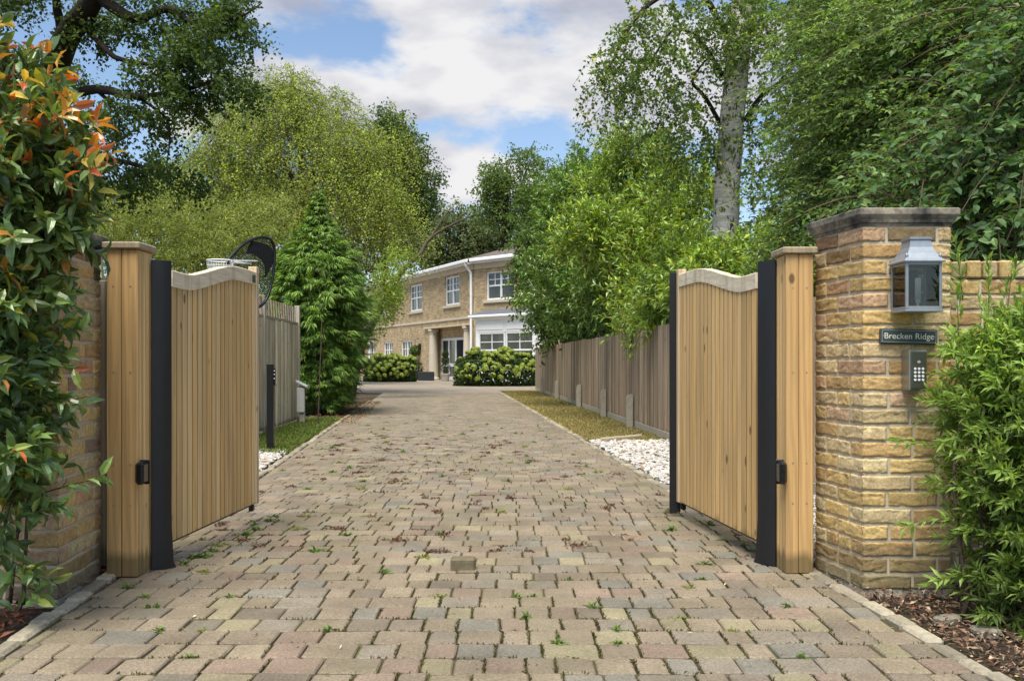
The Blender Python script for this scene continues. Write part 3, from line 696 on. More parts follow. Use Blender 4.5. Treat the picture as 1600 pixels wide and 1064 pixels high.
gatepost(-1.982, -1.829, 4.69, 4.88, 1.603, 'square larch gate post beside the half hidden brick pillar', 1)
gatepost(1.361, 1.499, 4.77, 4.97, 1.588, 'square larch gate post beside the pillar with the lantern', -1)
mb = MB(); mb.box(-2.15, -2.085, 4.92, 4.98, 0, 1.47, .004, (.27, .24, .2)); mb.box(-2.078, -2.01, 4.955, 4.99, 0, 1.44, .004, (.31, .29, .25))
obj('fence_post', mb, M['fence'], loc=(-2.1, 4.95, 0), label='narrow weathered grey post wedged between the left pillar and gate post', cat='post')
# photocells
def photocell(x0, x1, y, z0, z1, label):
    t = thing('photocell', label, 'gate sensor', ((x0 + x1) / 2, y, (z0 + z1) / 2))
    mb = MB(); mb.box(x0, x1, y - .055, y + .02, z0, z1, .012); obj('housing', mb, M['gloss'], t)
    mb = MB(); mb.box(x0 - .003, x1 + .003, y + .02, y + .032, z0 - .006, z1 + .006, .004); obj('back_plate', mb, M['black'], t)
    mb = MB(); mb.tube([((x0 + x1) / 2, y - .054, z1 - .035), ((x0 + x1) / 2, y - .058, z1 - .035)], .009, 14); obj('lens', mb, M['black'], t)
photocell(-1.828, -1.785, 4.70, .457, .565, 'small black gate sensor on the left gate post')
photocell(1.322, 1.360, 4.79, .446, .557, 'small black gate sensor on the right gate post')

# ------------------------------------------------------------------ gate leaves
def gateleaf(hx, hy, ex, ey, zb, label, vis, stop, group):
    """hinge point -> free end, vis = side that shows the boards (+1 = left of the direction)"""
    t = thing('gate_leaf', label, 'gate', (hx, hy, 0))
    d = Vector((ex - hx, ey - hy, 0)); Ln = d.length; d.normalize(); s = Vector((-d.y, d.x, 0)) * vis
    o = Vector((hx, hy, 0))
    T = lambda u, q, z: o + d * u + s * q + Vector((0, 0, z))
    def top(u): x = min(1, max(0, (u / Ln - .12) / .62)); return 1.525 + .118 * x * x * (3 - 2 * x) - .004 * math.sin(min(1, u / Ln / .3) * math.pi)
    mb = MB(); mb.T = T; nb = 19; st = (Ln - .03) / nb
    for i in range(nb):
        u0, u1 = .0 + i * st, (i + 1) * st; za, zc = top(u0) - .075, top(u1) - .075; c = lc(.13, random.choice([(1, 1, 1), (1.05, 1.05, 1.08), (.95, .93, .88), (1.04, 1, .92), (1.1, 1.16, 1.3)])); b = .0082
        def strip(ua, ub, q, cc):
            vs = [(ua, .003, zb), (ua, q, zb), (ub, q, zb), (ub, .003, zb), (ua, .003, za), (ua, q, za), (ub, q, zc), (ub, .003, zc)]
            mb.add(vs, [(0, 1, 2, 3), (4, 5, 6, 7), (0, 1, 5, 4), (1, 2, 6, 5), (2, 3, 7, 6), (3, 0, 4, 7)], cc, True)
        strip(u0 + .0075, u1 - .0075, .018, c)
        for ua, ub in ((u0 + .0045, u0 + .0075), (u1 - .0075, u1 - .0045)): strip(ua, ub, .0165, tuple(q * .5 for q in c))   # groove shade and joint dirt painted as darker board edges
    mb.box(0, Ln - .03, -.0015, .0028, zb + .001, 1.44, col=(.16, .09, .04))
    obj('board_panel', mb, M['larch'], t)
    rl = (.68, .59, .43)
    mb = MB(); mb.T = T; N = 28
    ring = []
    for i in range(N + 1):
        u = (Ln - .03) * i / N; ring.append([(u, -.03, top(u) - .085), (u, .024, top(u) - .085), (u, .024, top(u) - .004), (u, .020, top(u)), (u, -.026, top(u)), (u, -.03, top(u) - .004)])
    mb.loft(ring, rl); obj('top_rail', mb, M['rail'], t)
    mb = MB(); mb.T = T; mb.box(Ln - .028, Ln + .022, -.032, .026, zb - .01, top(Ln) + .035, .004, (.58, .44, .27)); obj('end_stile', mb, M['larch'], t)
    mb = MB(); mb.T = T; mb.box(.0, .09, -.03, -.002, zb, top(0) - .09, .003, lc()); mb.box(.0, Ln - .03, -.032, -.0025, zb + .02, zb + .13, .003, lc()); mb.box(.09, Ln - .03, -.03, -.0025, .8, .9, .003, lc()); obj('back_frame', mb, M['larch'], t)
    mb = MB(); mb.T = T; mb.box(Ln - .05, Ln - .015, -.022, .008, zb - .055, zb - .012, .004); obj('drop_bolt', mb, M['black'], t)
    mb = MB(); mb.T = T; mb.box(.02, Ln - .08, -.02, .008, zb - .014, zb - .002, .002); obj('bottom_seal', mb, M['rubber'], t)
    return t, T, Ln, top
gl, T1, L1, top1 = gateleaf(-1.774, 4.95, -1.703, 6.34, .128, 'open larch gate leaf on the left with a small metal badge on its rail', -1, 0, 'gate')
mb = MB(); mb.T = T1; mb.box(L1 - .115, L1 - .055, .0245, .029, top1(L1) - .075, top1(L1) - .025, .002, (.3, .25, .15)); obj('badge', mb, M['steeldark'], gl)
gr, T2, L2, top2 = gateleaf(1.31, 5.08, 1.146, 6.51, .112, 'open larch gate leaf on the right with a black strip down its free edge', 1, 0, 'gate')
mb = MB(); mb.T = T2; mb.box(L2 + .023, L2 + .034, -.005, .072, .03, top2(L2) + .018, .003); obj('edge_strip', mb, M['rubber'], gr)
# rubber hinge guards between post and leaf
def guard(name, x0, y0, x1, y1, h, bulge, label):
    t = thing(name, label, 'hinge guard', ((x0 + x1) / 2, (y0 + y1) / 2, 0)); mb = MB(); rings = []
    a = Vector((x0, y0)); b = Vector((x1, y1)); d = (b - a); nn = Vector((d.y, -d.x)).normalized()
    if nn.y > 0: nn = -nn
    for k, z in enumerate((0.004, .03, .25, .6, 1.2, h)):
        fl = (1.25, 1.12, 1.0, 1.0, 1.0, 1.0)[k]; front = []; back = []
        for i in range(9):
            q = i / 8; p = a + d * q * fl + nn * bulge * math.sin(math.pi * q); front.append((p.x, p.y, z)); p2 = p - nn * .008; back.append((p2.x, p2.y, z))
        rings.append(front + back[::-1])
    mb.loft(rings); obj('rubber_sheet', mb, M['rubber'], t, smooth=False)
    return t
g1 = guard('hinge_guard', -1.812, 4.83, -1.738, 4.90, 1.565, .012, 'tall black rubber hinge guard at the left gate post')
mb = MB(); mb.box(-1.828, -1.8165, 4.865, 4.882, .02, 1.575, .001); obj('fixing_strip', mb, M['alu'], g1)
g2 = guard('hinge_guard', 1.352, 4.93, 1.285, 5.02, 1.575, .010, 'tall black rubber hinge guard at the right gate post')
mb = MB(); mb.box(1.3485, 1.3595, 4.94, 4.955, .02, 1.565, .001); obj('fixing_strip', mb, M['alu'], g2)
# gate stop
p = gp(723, 891); mb = MB(); mb.box(p.x - .062, p.x + .062, p.y, p.y + .085, -.02, .058, .008, (.15, .125, .075)); obj('gate_stop', mb, M['stone'], loc=p, label='upright mossy block set in the paving as a gate stop', cat='gate stop')

# ------------------------------------------------------------------ lantern, sign and keypad on the pillar
YP = 4.407
t = thing('wall_lantern', 'galvanised metal lantern with glass panes on the brick pillar', 'lantern', (1.817, YP, 1.4))
x0, x1, yf, yb, zb, ze, zt = 1.738, 1.898, 4.235, YP - .004, 1.285, 1.492, 1.605
mb = MB(); b = .012
for x in (x0, x1 - b):
    for y in (yf, yb - b): mb.box(x, x + b, y, y + b, zb + .001, ze, .001)
for z in (zb, ze - .012):
    mb.box(x0 + b, x1 - b, yf + .001, yf + .010, z, z + b, .001); mb.box(x0 + b, x1 - b, yb - .010, yb - .001, z, z + b, .001)
    mb.box(x0 + .001, x0 + .010, yf + b, yb - b, z, z + b, .001); mb.box(x1 - .010, x1 - .001, yf + b, yb - b, z, z + b, .001)
obj('frame', mb, M['galv'], t)
mb = MB(); mb.box(x0 - .004, x1 + .004, yf - .004, yb + .003, zb - .012, zb - .001, .002); obj('base_tray', mb, M['galv'], t)
mb = MB(); rings = []; cx, cy = (x0 + x1) / 2, (yf + yb) / 2
for q, z in ((1.13, ze), (1.14, ze + .006), (1.0, ze + .018), (.80, ze + .042), (.64, ze + .07), (.56, zt - .012), (.62, zt - .008), (.62, zt), (.5, zt + .003)):
    hx, hy = (x1 - x0) / 2 * q, (yf - yb) / 2 * q; rings.append([(cx - hx, cy + hy, z), (cx + hx, cy + hy, z), (cx + hx, min(cy - hy, yb + .003), z), (cx - hx, min(cy - hy, yb + .003), z)])
mb.loft(rings); obj('roof', mb, M['galv'], t)
for x in (x0 + .006, x1 - .006):
    mb = MB(); mb.lathe(x, yf + .006, [(.005, ze + .004), (.008, ze + .012), (.004, ze + .02), (.008, ze + .028), (.006, ze + .036), (.001, ze + .04)], 10); obj('finial', mb, M['galv'], t, smooth=True)
for bx in ((x0 + b, x1 - b, yf + .003, yf + .006), (x0 + .003, x0 + .006, yf + b, yb - b), (x1 - .006, x1 - .003, yf + b, yb - b)):
    mb = MB(); mb.box(*bx, zb + b, ze - b); obj('pane', mb, M['lampglass'], t)
mb = MB(); mb.box(cx - .012, cx + .040, yb - .012, yb - .011 + .008, zb + .03, ze - .02, .001); obj('back_plate', mb, M['black'], t)
mb = MB(); mb.lathe(cx + .012, cy + .01, [(.013, zb + .05), (.013, zb + .14), (.011, zb + .145)], 14); obj('candle_tube', mb, M['bulb'], t, smooth=True)
mb = MB(); mb.lathe(cx + .012, cy + .01, [(.006, zb - .002), (.006, zb + .03), (.011, zb + .032), (.011, zb + .0495)], 14); obj('lamp_holder', mb, M['wirewhite'], t)
# sign
t = thing('house_sign', 'dark slate name plate reading Brecken Ridge below the lantern', 'sign', (1.816, YP, 1.166))
ro = -.022; cxs, czs = 1.816, 1.168
def TS(x, y, z, c=math.cos(ro), s=math.sin(ro)): return Vector((cxs + x * c - z * s, y, czs + x * s + z * c))
mb = MB(); mb.T = TS; mb.box(-.131, .131, YP - .016, YP + .004, -.034, .034, .003); obj('plate', mb, M['slate'], t)
mb = MB(); mb.T = TS
for a in ((-.124, .124, .0255, .0275), (-.124, .124, -.0275, -.0255), (-.124, -.122, -.0255, .0255), (.122, .124, -.0255, .0255)): mb.box(a[0], a[1], YP - .0172, YP - .0155, a[2], a[3])
obj('border_line', mb, plain('grey border', (.3, .34, .33), .6), t)
for x in (-.115, .115):
    mb = MB(); mb.T = TS; mb.tube([(x, YP - .0155, 0), (x, YP - .019, 0)], .004, 10); obj('screw', mb, M['steel'], t)
fc = bpy.data.curves.new('lettering', 'FONT'); fc.body = 'Brecken Ridge'; fc.size = .0385; fc.extrude = .0006; fc.align_x = 'CENTER'; fc.align_y = 'CENTER'; fc.space_character = 1.02
fc.materials.append(M['letter']); fo = bpy.data.objects.new('lettering_curve', fc); COL.objects.link(fo); bpy.context.view_layer.update(); me_ = bpy.data.meshes.new_from_object(fo); bpy.data.objects.remove(fo); me_.materials.clear(); me_.materials.append(M['letter']); fo = bpy.data.objects.new('lettering', me_); COL.objects.link(fo); fo.parent = t; fo.location = (cxs - 1.816, -.0168, czs - 1.166); fo.rotation_euler = (R(90), -ro, 0)
# keypad
t = thing('entry_keypad', 'steel entry keypad with round buttons below the name sign', 'keypad', (1.83, YP, 1.01))
mb = MB(); mb.box(1.789, 1.869, 4.322, YP + .004, .924, 1.105, .004); obj('housing', mb, M['steel'], t)
mb = MB(); mb.box(1.793, 1.866, 4.317, 4.3225, .932, 1.098, .003); obj('face_plate', mb, M['steeldark'], t)
for r_ in range(4):
    for c_ in range(3):
        mb = MB(); xx = 1.8125 + c_ * .0175; zz = 1.021 - r_ * .0165; mb.tube([(xx, 4.3175, zz), (xx, 4.3135, zz)], .0056, 12); obj('button', mb, M['alu'], t)
mb = MB(); xx, zz = 1.83, 1.052
for i in range(3): mb.tube([(xx - .008 + abs(i - 1) * .003, 4.3165, zz + (i - 1) * .004), (xx + .008 - abs(i - 1) * .003, 4.3165, zz + (i - 1) * .004)], .0011, 6)
obj('speaker_slot', mb, M['alu'], t)

# ------------------------------------------------------------------ fences
def boards(mb, f, y0, y1, z0, ztop, bw, th, side, colr, wob=.01):
    y = y0
    while y < y1 - .02:
        a = Vector((f(y), y, 0)); yb_ = min(y + bw * random.uniform(.9, 1.1), y1); b = Vector((f(yb_), yb_, 0)); d = (b - a).normalized(); s = Vector((-d.y, d.x, 0)) * side
        ln = (b - a).length; q = random.uniform(.65, 1.2); o = random.uniform(0, .010)
        mb.T = lambda u, v, z, a=a, d=d, s=s: a + d * u + s * v + Vector((0, 0, z))
        mb.box(.001, ln + .002, o, o + th, z0, ztop + random.uniform(-wob, wob), .002, tuple(c * q for c in colr(y))); y = yb_
    mb.T = None
spY = [15.4, 18.3, 22.2, 27.4, 32.6]
fr = thing('board_fence', 'long weathered grey board fence below the right hand hedge', 'fence', (1.6, 20, 0))
edges = [5.6, 9.0, 12.3] + spY + [36.6]
for i in range(len(edges) - 1):
    mb = MB(); boards(mb, fenceRX, edges[i] + .05, edges[i + 1] - .05, .10, 1.555 + random.uniform(-.015, .015), .10, .016, 1, lambda y: random.choice([(.45, .335, .22), (.33, .235, .15), (.50, .40, .28), (.38, .285, .19), (.25, .18, .12)]))
    obj('fence_panel', mb, M['fence'], fr)
mb = MB()
for i in range(len(edges) - 1):
    a = edges[i]; b = edges[i + 1]; A_ = Vector((fenceRX(a), a, 0)); d = Vector((fenceRX(b) - fenceRX(a), b - a, 0)); mb.T = lambda u, v, z, A_=A_, d=d: A_ + d * u + Vector((v, 0, z)); mb.box(.02, .98, -.03, .0, -.05, .11, .004)
mb.T = None; obj('gravel_board', mb, M['concrete'], fr)
for y in edges[1:]:
    mb = MB(); x = fenceRX(y); mb.box(x - .022, x + .06, y - .03, y + .03, 0, 1.585, .006, (.34, .30, .23)); obj('post', mb, M['fence'], fr)
for y in spY:
    mb = MB(); x = fenceRX(y) - .10; h_ = .53; mb.loft([[(x - .05, y - .05, z), (x + .05, y - .05, z), (x + .05, y + .05, z), (x - .05, y + .05, z)] for z in (-.05, h_ - .06)] + [[(x - .02, y - .05, h_), (x + .05, y - .05, h_ + .01), (x + .05, y + .05, h_ + .01), (x - .02, y + .05, h_)]])
    obj('concrete_spur', mb, M['concrete'], fr)
fl = thing('board_fence', 'tall mossy board fence with slatted top behind the left gate leaf', 'fence', (-3.6, 12, 0))
edgL = [5.6, 8.4, 11.2, 14.0, 16.75]
for i in range(len(edgL) - 1):
    mb = MB(); boards(mb, fenceLX, edgL[i] + .04, edgL[i + 1] - .04, .06, 1.70, .095, .018, -1, lambda y: random.choice([(.56, .49, .32), (.45, .39, .25), (.62, .54, .37), (.36, .32, .21)]))
    obj('fence_panel', mb, M['fence'], fl)
    mb = MB(); y = edgL[i] + .06
    while y < edgL[i + 1] - .06:
        x = fenceLX(y); mb.loft([[(x - .006, y + k, z), (x + .010, y + k, z), (x + .010, y + k + .05, z), (x - .006, y + k + .05, z)] for k, z in ((0, 1.68), (-.07, 2.0))], tuple(c * random.uniform(.8, 1.2) for c in (.46, .40, .28))); y += .19
    a, b = edgL[i] + .05, edgL[i + 1] - .05
    mb.loft([[(fenceLX(q) - .018, q, 1.705), (fenceLX(q) + .024, q, 1.705), (fenceLX(q) + .024, q, 1.74), (fenceLX(q) - .018, q, 1.74)] for q in (a, b)], (.3, .27, .18))
    obj('slat_top', mb, M['fence'], fl)
for y in edgL:
    mb = MB(); x = fenceLX(y); mb.box(x - .04, x + .045, y - .045, y + .045, 0, 2.03, .006, (.42, .38, .29)); obj('post', mb, M['fence'], fl)
# lamp stub by the end of the left fence
p = gp(471, 663); t = thing('service_post', 'pale grey service post with junction box at the end of the left fence', 'service post', p)
mb = MB(); mb.box(p.x - .04, p.x + .05, p.y, p.y + .08, 0, .20, .01); obj('concrete_stub', mb, M['concrete'], t)
mb = MB(); mb.box(p.x - .08, p.x + .05, p.y - .03, p.y + .06, .20, .62, .012); obj('junction_box', mb, M['greybox'], t)
mb = MB(); mb.T = lambda x, y, z, p=p: p + Vector((x, y, .665 - x * .5 + z)); mb.box(-.09, .10, -.05, .08, 0, .04, .008); obj('lid', mb, M['greybox'], t)
mb = MB(); mb.tube([(p.x + .03, p.y, .02), (p.x + .11, p.y - .08, .04), (p.x + .18, p.y - .02, .012), (p.x - .02, p.y - .2, .012), (p.x - .17, p.y - .4, .015)], .009, 6); obj('cable', mb, M['black'], t)
# black access post
p = gp(421, 706); t = thing('access_post', 'slim black metal post with a reader standing in the left gravel', 'access post', p)
mb = MB(); mb.box(p.x - .035, p.x + .045, p.y, p.y + .06, -.02, 1.03, .003); obj('column', mb, M['black'], t)
mb = MB(); mb.box(p.x + .045, p.x + .062, p.y + .008, p.y + .052, .78, .98, .004); obj('reader', mb, M['gloss'], t)
for z in (.86, .91, .95):
    mb = MB(); mb.tube([(p.x + .056, p.y + .007, z), (p.x + .056, p.y + .002, z)], .006, 8); obj('key_button', mb, M['alu'], t)
# basketball hoop with mesh backboard
t = thing('basketball_hoop', 'basketball hoop with white ring and black mesh backboard above the left fence', 'basketball hoop', (-3.75, 12.6, 0))
oc = [(354, 414), (364, 398), (382, 381), (400, 372.5), (413, 371), (423, 375), (428.5, 387), (429, 405), (427, 428), (422, 452), (415, 470), (404, 480), (388, 482), (370, 470), (357, 445)]
def hp(px, py): return at(px, py, 12.3 + (px - 354) / 75 * .9)
ob = [hp(*q) for q in oc]; 
def catm(P, n=6):
    out = []; m_ = len(P)
    for i in range(m_):
        a, b, c, d = P[i - 1], P[i], P[(i + 1) % m_], P[(i + 2) % m_]
        for k in range(n): u = k / n; out.append(.5 * ((2 * b) + (c - a) * u + (2 * a - 5 * b + 4 * c - d) * u * u + (3 * b - a - 3 * c + d) * u ** 3))
    return out
oc2 = catm([Vector((*q, 0)) for q in oc]); ring = [hp(q.x, q.y) for q in oc2]
mb = MB(); mb.tube(ring + [ring[0], ring[1]], .021, 8); obj('backboard_rim', mb, M['black'], t, smooth=True)
def inside(x, y):
    r = False; n_ = len(oc2)
    for i in range(n_):
        a, b = oc2[i], oc2[i - 1]
        if (a.y > y) != (b.y > y) and x < (b.x - a.x) * (y - a.y) / (b.y - a.y) + a.x: r = not r
    return r
mb = MB()
for k in np.arange(330, 520, 3.4):
    for sl in (1, -1):
        seg = []
        for q in np.arange(350, 432, 1.5):
            y_ = (k + (q - 390) * .8) if sl > 0 else (k - (q - 390) * .8)
            if inside(q, y_): seg.append(hp(q, y_))
            else:
                if len(seg) > 1: mb.tube([seg[0], seg[-1]], .0045, 3)
                seg = []
        if len(seg) > 1: mb.tube([seg[0], seg[-1]], .0045, 3)
obj('mesh_net', mb, M['net'], t)
mb = MB(); band = []
for k in range(13):
    a = k / 12; o_ = (392 + 34 * math.sin(a * 1.9), 385 + 36 * (1 - math.cos(a * 1.5)) - 8); i_ = (384 + 30 * math.sin(a * 1.9), 396 + 40 * (1 - math.cos(a * 1.5))); band.append((hp(*o_), hp(*i_)))
vs = [q for b_ in band for q in b_]; vs = vs + [q + Vector((.02, .03, 0)) for q in vs]; n2 = 26
fs = [(2 * i, 2 * i + 1, 2 * i + 3, 2 * i + 2) for i in range(12)] + [(n2 + 2 * i, n2 + 2 * i + 2, n2 + 2 * i + 3, n2 + 2 * i + 1) for i in range(12)] + [(2 * i, 2 * i + 2, n2 + 2 * i + 2, n2 + 2 * i) for i in range(12)] + [(2 * i + 1, n2 + 2 * i + 1, n2 + 2 * i + 3, 2 * i + 3) for i in range(12)]
mb.add(vs, fs); obj('net_band', mb, M['net'], t)
rc = at(344, 410, 12.2); rr = .165
mb = MB(); rp = [rc + Vector((math.cos(q) * rr, math.sin(q) * rr, .02)) for q in np.linspace(0, 6.283, 25)]; mb.tube(rp, .009, 6)
rp2 = [rc + Vector((math.cos(q) * rr * .95, math.sin(q) * rr * .95, -.045)) for q in np.linspace(0, 6.283, 25)]; mb.tube(rp2, .006, 6)
for q in np.linspace(0, 6.283, 17)[:-1]: mb.tube([rc + Vector((math.cos(q) * rr, math.sin(q) * rr, .02)), rc + Vector((math.cos(q) * rr * .95, math.sin(q) * rr * .95, -.045)), rc + Vector((math.cos(q + .15) * rr * .75, math.sin(q + .15) * rr * .75, -.2))], .004, 5)
obj('hoop_ring', mb, M['wirewhite'], t)
mb = MB(); mb.tube([rc + Vector((rr, .02, 0)), hp(392, 412)], .014, 6); mb.tube([rc + Vector((rr * .9, .08, .03)), hp(402, 408)], .01, 6); obj('arm', mb, M['wirewhite'], t)
mb = MB(); q = hp(398, 478); mb.tube([(q.x, q.y, 0), tuple(q + Vector((0, 0, .05)))], .03, 8); obj('pole', mb, M['black'], t)

# ------------------------------------------------------------------ the house
C0 = Vector((-2.02, 51.5, 0)); dA = Vector((.418, -.908, 0)).normalized(); nA = Vector((dA.y, -dA.x, 0)); dB = Vector((.693, -.72, 0)).normalized(); nB = Vector((dB.y, -dB.x, 0))
# nA/nB point out of the walls towards the drive
P0 = Vector((-4.1, 56, 0)); SC = (C0 - P0).dot(dA)
hs = thing('brick_house', 'two storey yellow brick house with white sash windows at the end of the drive', 'house', C0)
def TA(s_, o, z): return P0 + dA * s_ + nA * o + Vector((0, 0, z))
def TB(q, o, z): return C0 + dB * q + nB * o + Vector((0, 0, z))
def wall(T, u0, u1, z0, z1, holes, name='wall', back=None):
    """wall face with rectangular openings, brick pattern written in metres"""
    us = sorted({u0, u1, *[h[0] for h in holes], *[h[1] for h in holes]}); zs = sorted({z0, z1, *[h[2] for h in holes], *[h[3] for h in holes]})
    mb = MB(); uv = []
    def quad(a, b, c, d, uvs): mb.add([a, b, c, d], [(0, 1, 2, 3)]); uv.extend(uvs)
    for i in range(len(us) - 1):
        for j in range(len(zs) - 1):
            cu, cz = (us[i] + us[i + 1]) / 2, (zs[j] + zs[j + 1]) / 2
            if any(h[0] < cu < h[1] and h[2] < cz < h[3] for h in holes): continue
            q = [(us[i], zs[j]), (us[i + 1], zs[j]), (us[i + 1], zs[j + 1]), (us[i], zs[j + 1])]
            quad(*[T(a, 0, b) for a, b in q], [(a, b, 0) for a, b in q])
    for h in holes:
        dp = -(h[4] if len(h) > 4 else .25)
        for (a, b), (c, d) in (((h[0], h[2]), (h[0], h[3])), ((h[1], h[3]), (h[1], h[2])), ((h[0], h[3]), (h[1], h[3]))):
            quad(T(a, 0, b), T(a, dp, b), T(c, dp, d), T(c, 0, d), [(a, b, 0), (a + dp, b, 0), (c + dp, d, 0), (c, d, 0)])
    o = obj(name, mb, M['housebrick'], hs); at_ = o.data.attributes.new('wuv', 'FLOAT_VECTOR', 'POINT'); at_.data.foreach_set('vector', np.array(uv, np.float32).ravel()); return o
WA = [(-5.74, -3.46, 4.26, 5.9), (.56, 2.8, 4.30, 5.92)]; GA = [(-14.8, -13.4, .5, 2.42), (-11.4, -9.3, .9, 2.42), (-7.57, -5.3, .9, 2.44), (-17.5, -16, 4.26, 5.9), (-12.5, -10.3, 4.26, 5.9)]
porch = (-1.9, 4.6, 0, 3.05, .55)
wall(TA, -24, SC, 0, 6.3, WA + GA + [porch])
dr_ = (-1.5, 3.3, .02, 2.46)
wall(lambda u, o, z: TA(u, o - .55, z), porch[0], porch[1], 0, 3.05, [dr_])
WB = [(.96, 3.1, 4.33, 5.82)]
wall(TB, 0, 11, 0, 6.3, WB + [(5.2, 7.2, 4.33, 5.82)])
def window(T, u0, u1, z0, z1, cols=2, toprows=2, back=-.14, sash=True, sill=True):
    mb = MB(); mb.T = T; f = .09
    mb.box(u0, u0 + f, back, back + .08, z0, z1); mb.box(u1 - f, u1, back, back + .08, z0, z1); mb.box(u0 + f, u1 - f, back, back + .08, z0, z0 + f); mb.box(u0 + f, u1 - f, back, back + .08, z1 - f, z1)
    wd = (u1 - u0 - 2 * f) / cols; zm = (z0 + z1) / 2
    for c in range(cols):
        a = u0 + f + c * wd; b = a + wd
        if c: mb.box(a - .06, a + .06, back + .001, back + .079, z0 + f, z1 - f)
        a += .06; b -= .06
        if sash:
            mb.box(a, b, back + .01, back + .07, zm - .04, zm + .04)
            mb.box((a + b) / 2 - .02, (a + b) / 2 + .02, back + .015, back + .055, zm + .04, z1 - f)
            mb.box(a, (a + b) / 2 - .02, back + .016, back + .054, (zm + z1 - f) / 2 - .02, (zm + z1 - f) / 2 + .02); mb.box((a + b) / 2 + .02, b, back + .016, back + .054, (zm + z1 - f) / 2 - .02, (zm + z1 - f) / 2 + .02)
        else:
            mb.box((a + b) / 2 - .02, (a + b) / 2 + .02, back + .015, back + .055, z0 + f, z1 - f)
            for k in (1, 2):
                zz = z0 + f + (z1 - z0 - 2 * f) * k / 3; mb.box(a, (a + b) / 2 - .02, back + .016, back + .054, zz - .02, zz + .02); mb.box((a + b) / 2 + .02, b, back + .016, back + .054, zz - .02, zz + .02)
    o = obj('window', mb, M['whitepaint'], hs)
    mb = MB(); mb.T = T; mb.box(u0 + .03, u1 - .03, back + .005, back + .02, z0 + .03, z1 - .03); obj('pane', mb, M['pane'], o)
    if sill: mb = MB(); mb.T = T; mb.box(u0 - .2, u1 + .2, -.12, .1, z0 - .16, z0 - .004, .01); obj('sill', mb, M['cream'], o)
for h in WA: window(TA, *h)
for h in GA[1:3]: window(TA, *h, sash=False)
window(TA, *GA[0], cols=1, sash=False, sill=False)
for h in GA[3:]: window(TA, *h)
window(TB, *WB[0]); window(TB, 5.2, 7.2, 4.33, 5.82)
mb = MB(); mb.T = TA; mb.box(-24, SC - .06, .001, .05, 3.42, 3.54, .01); mb.T = TB; mb.box(.06, .9, .001, .05, 3.42, 3.54, .01); obj('string_course', mb, M['cream'], hs)
mb = MB(); mb.T = TA; mb.box(-24, SC + .02, .002, .10, 6.02, 6.30, .01); mb.T = TB; mb.box(.1, 11, .002, .10, 6.02, 6.30, .01); obj('frieze', mb, M['cream'], hs)
mb = MB(); mb.T = TA; mb.box(-24, SC + .1, -.1, .42, 6.30, 6.36); mb.box(-24, SC + .12, .40, .52, 6.37, 6.55, .03); mb.T = TB; mb.box(.12, 11, -.1, .42, 6.301, 6.361); mb.box(.14, 11, .40, .52, 6.371, 6.551, .03); obj('gutter', mb, M['whitepaint'], hs)
for T, u in ((TA, -14.45), (TA, SC - .15)):
    mb = MB(); mb.T = T; mb.tube([(u, .46, 6.36), (u, .40, 6.2), (u, .13, 5.85), (u, .12, 5.6), (u, .12, 0)], .075, 8); obj('downpipe', mb, M['whitepaint'], hs)
# roof
e0, e1, e2 = TA(-24, .5, 6.5), TA(SC, .45, 6.5) , TB(11, .5, 6.5); r0, r1, r2 = TA(-22, -5.5, 8.3), TA(SC - 2.2, -5.5, 8.3) + dB * 0, TB(8.5, -5.5, 8.3)
b0, b2 = TA(-24, -11, 6.5), TB(11, -11, 6.5); b1 = (r1 + (r1 - e1)); b1.z = 6.5
mb = MB(); dn = Vector((0, 0, -.12)); vs = [e0, e1, e2, r0, r1, r2, b0, b1, b2]
mb.add(vs, [(0, 1, 4, 3), (1, 2, 5, 4), (3, 4, 7, 6), (4, 5, 8, 7), (0, 3, 6), (2, 8, 5)]); obj('roof', mb, M['tiles'], hs)
# porch
for s_ in (-1.99 + .25, 3.77):
    c = TA(s_, -.12, 0); mb = MB(); mb.lathe(c.x, c.y, [(.36, .0), (.36, .1), (.30, .14), (.29, .2), (.275, .9), (.235, 2.75), (.27, 2.78), (.25, 2.84), (.33, 2.92), (.33, 3.03)], 20); obj('column', mb, M['cream'], hs, smooth=False)
mb = MB(); mb.T = TA; mb.box(-2.9, 4.75, .002, .14, 3.055, 3.13, .01); obj('porch_soffit', mb, M['cream'], hs)
def TD(u, o, z): return TA(u, o - .55, z)
mb = MB(); mb.T = TD; z0, z1 = .02, 2.46
mb.box(-1.5, -1.34, -.1, .0, z0, z1); mb.box(3.14, 3.3, -.1, .0, z0, z1); mb.box(-1.34, 3.14, -.1, .0, z1 - .13, z1); mb.box(.72, .94, -.099, .0, z0, z1 - .13); mb.box(-.38, -.2, -.098, -.001, .9, z1 - .13); mb.box(-1.34, .72, -.097, .0, .8, .98); mb.box(-1.34, .72, -.097, .0, z0, .22); mb.box(2.4, 2.6, -.099, 0, z0, z1 - .13); mb.box(-.36, -.22, -.097, -.001, .22, .8)
df = obj('door_frame', mb, M['whitepaint'], hs)
mb = MB(); mb.T = TD; mb.box(-1.36, .74, -.06, -.045, .2, 2.35); mb.box(2.58, 3.16, -.06, -.045, .05, 2.35); obj('pane', mb, M['pane'], df)
mb = MB(); mb.T = TD; mb.box(.94, 2.4, -.07, -.03, .03, 2.33)
for a, b in ((1.06, 1.6), (1.74, 2.28)):
    for c, d in ((.2, .8), (.95, 1.55), (1.65, 2.2)): mb.box(a, b, -.03, -.012, c, d, .01)
dd = obj('door', mb, M['navy'], hs); mb = MB(); mb.T = TD; mb.lathe(0, 0, [(.0, 0), (.001, 0)], 6) if False else mb.box(1.02, 1.06, -.03, .02, 1.05, 1.15, .01); obj('handle', mb, M['alu'], dd)
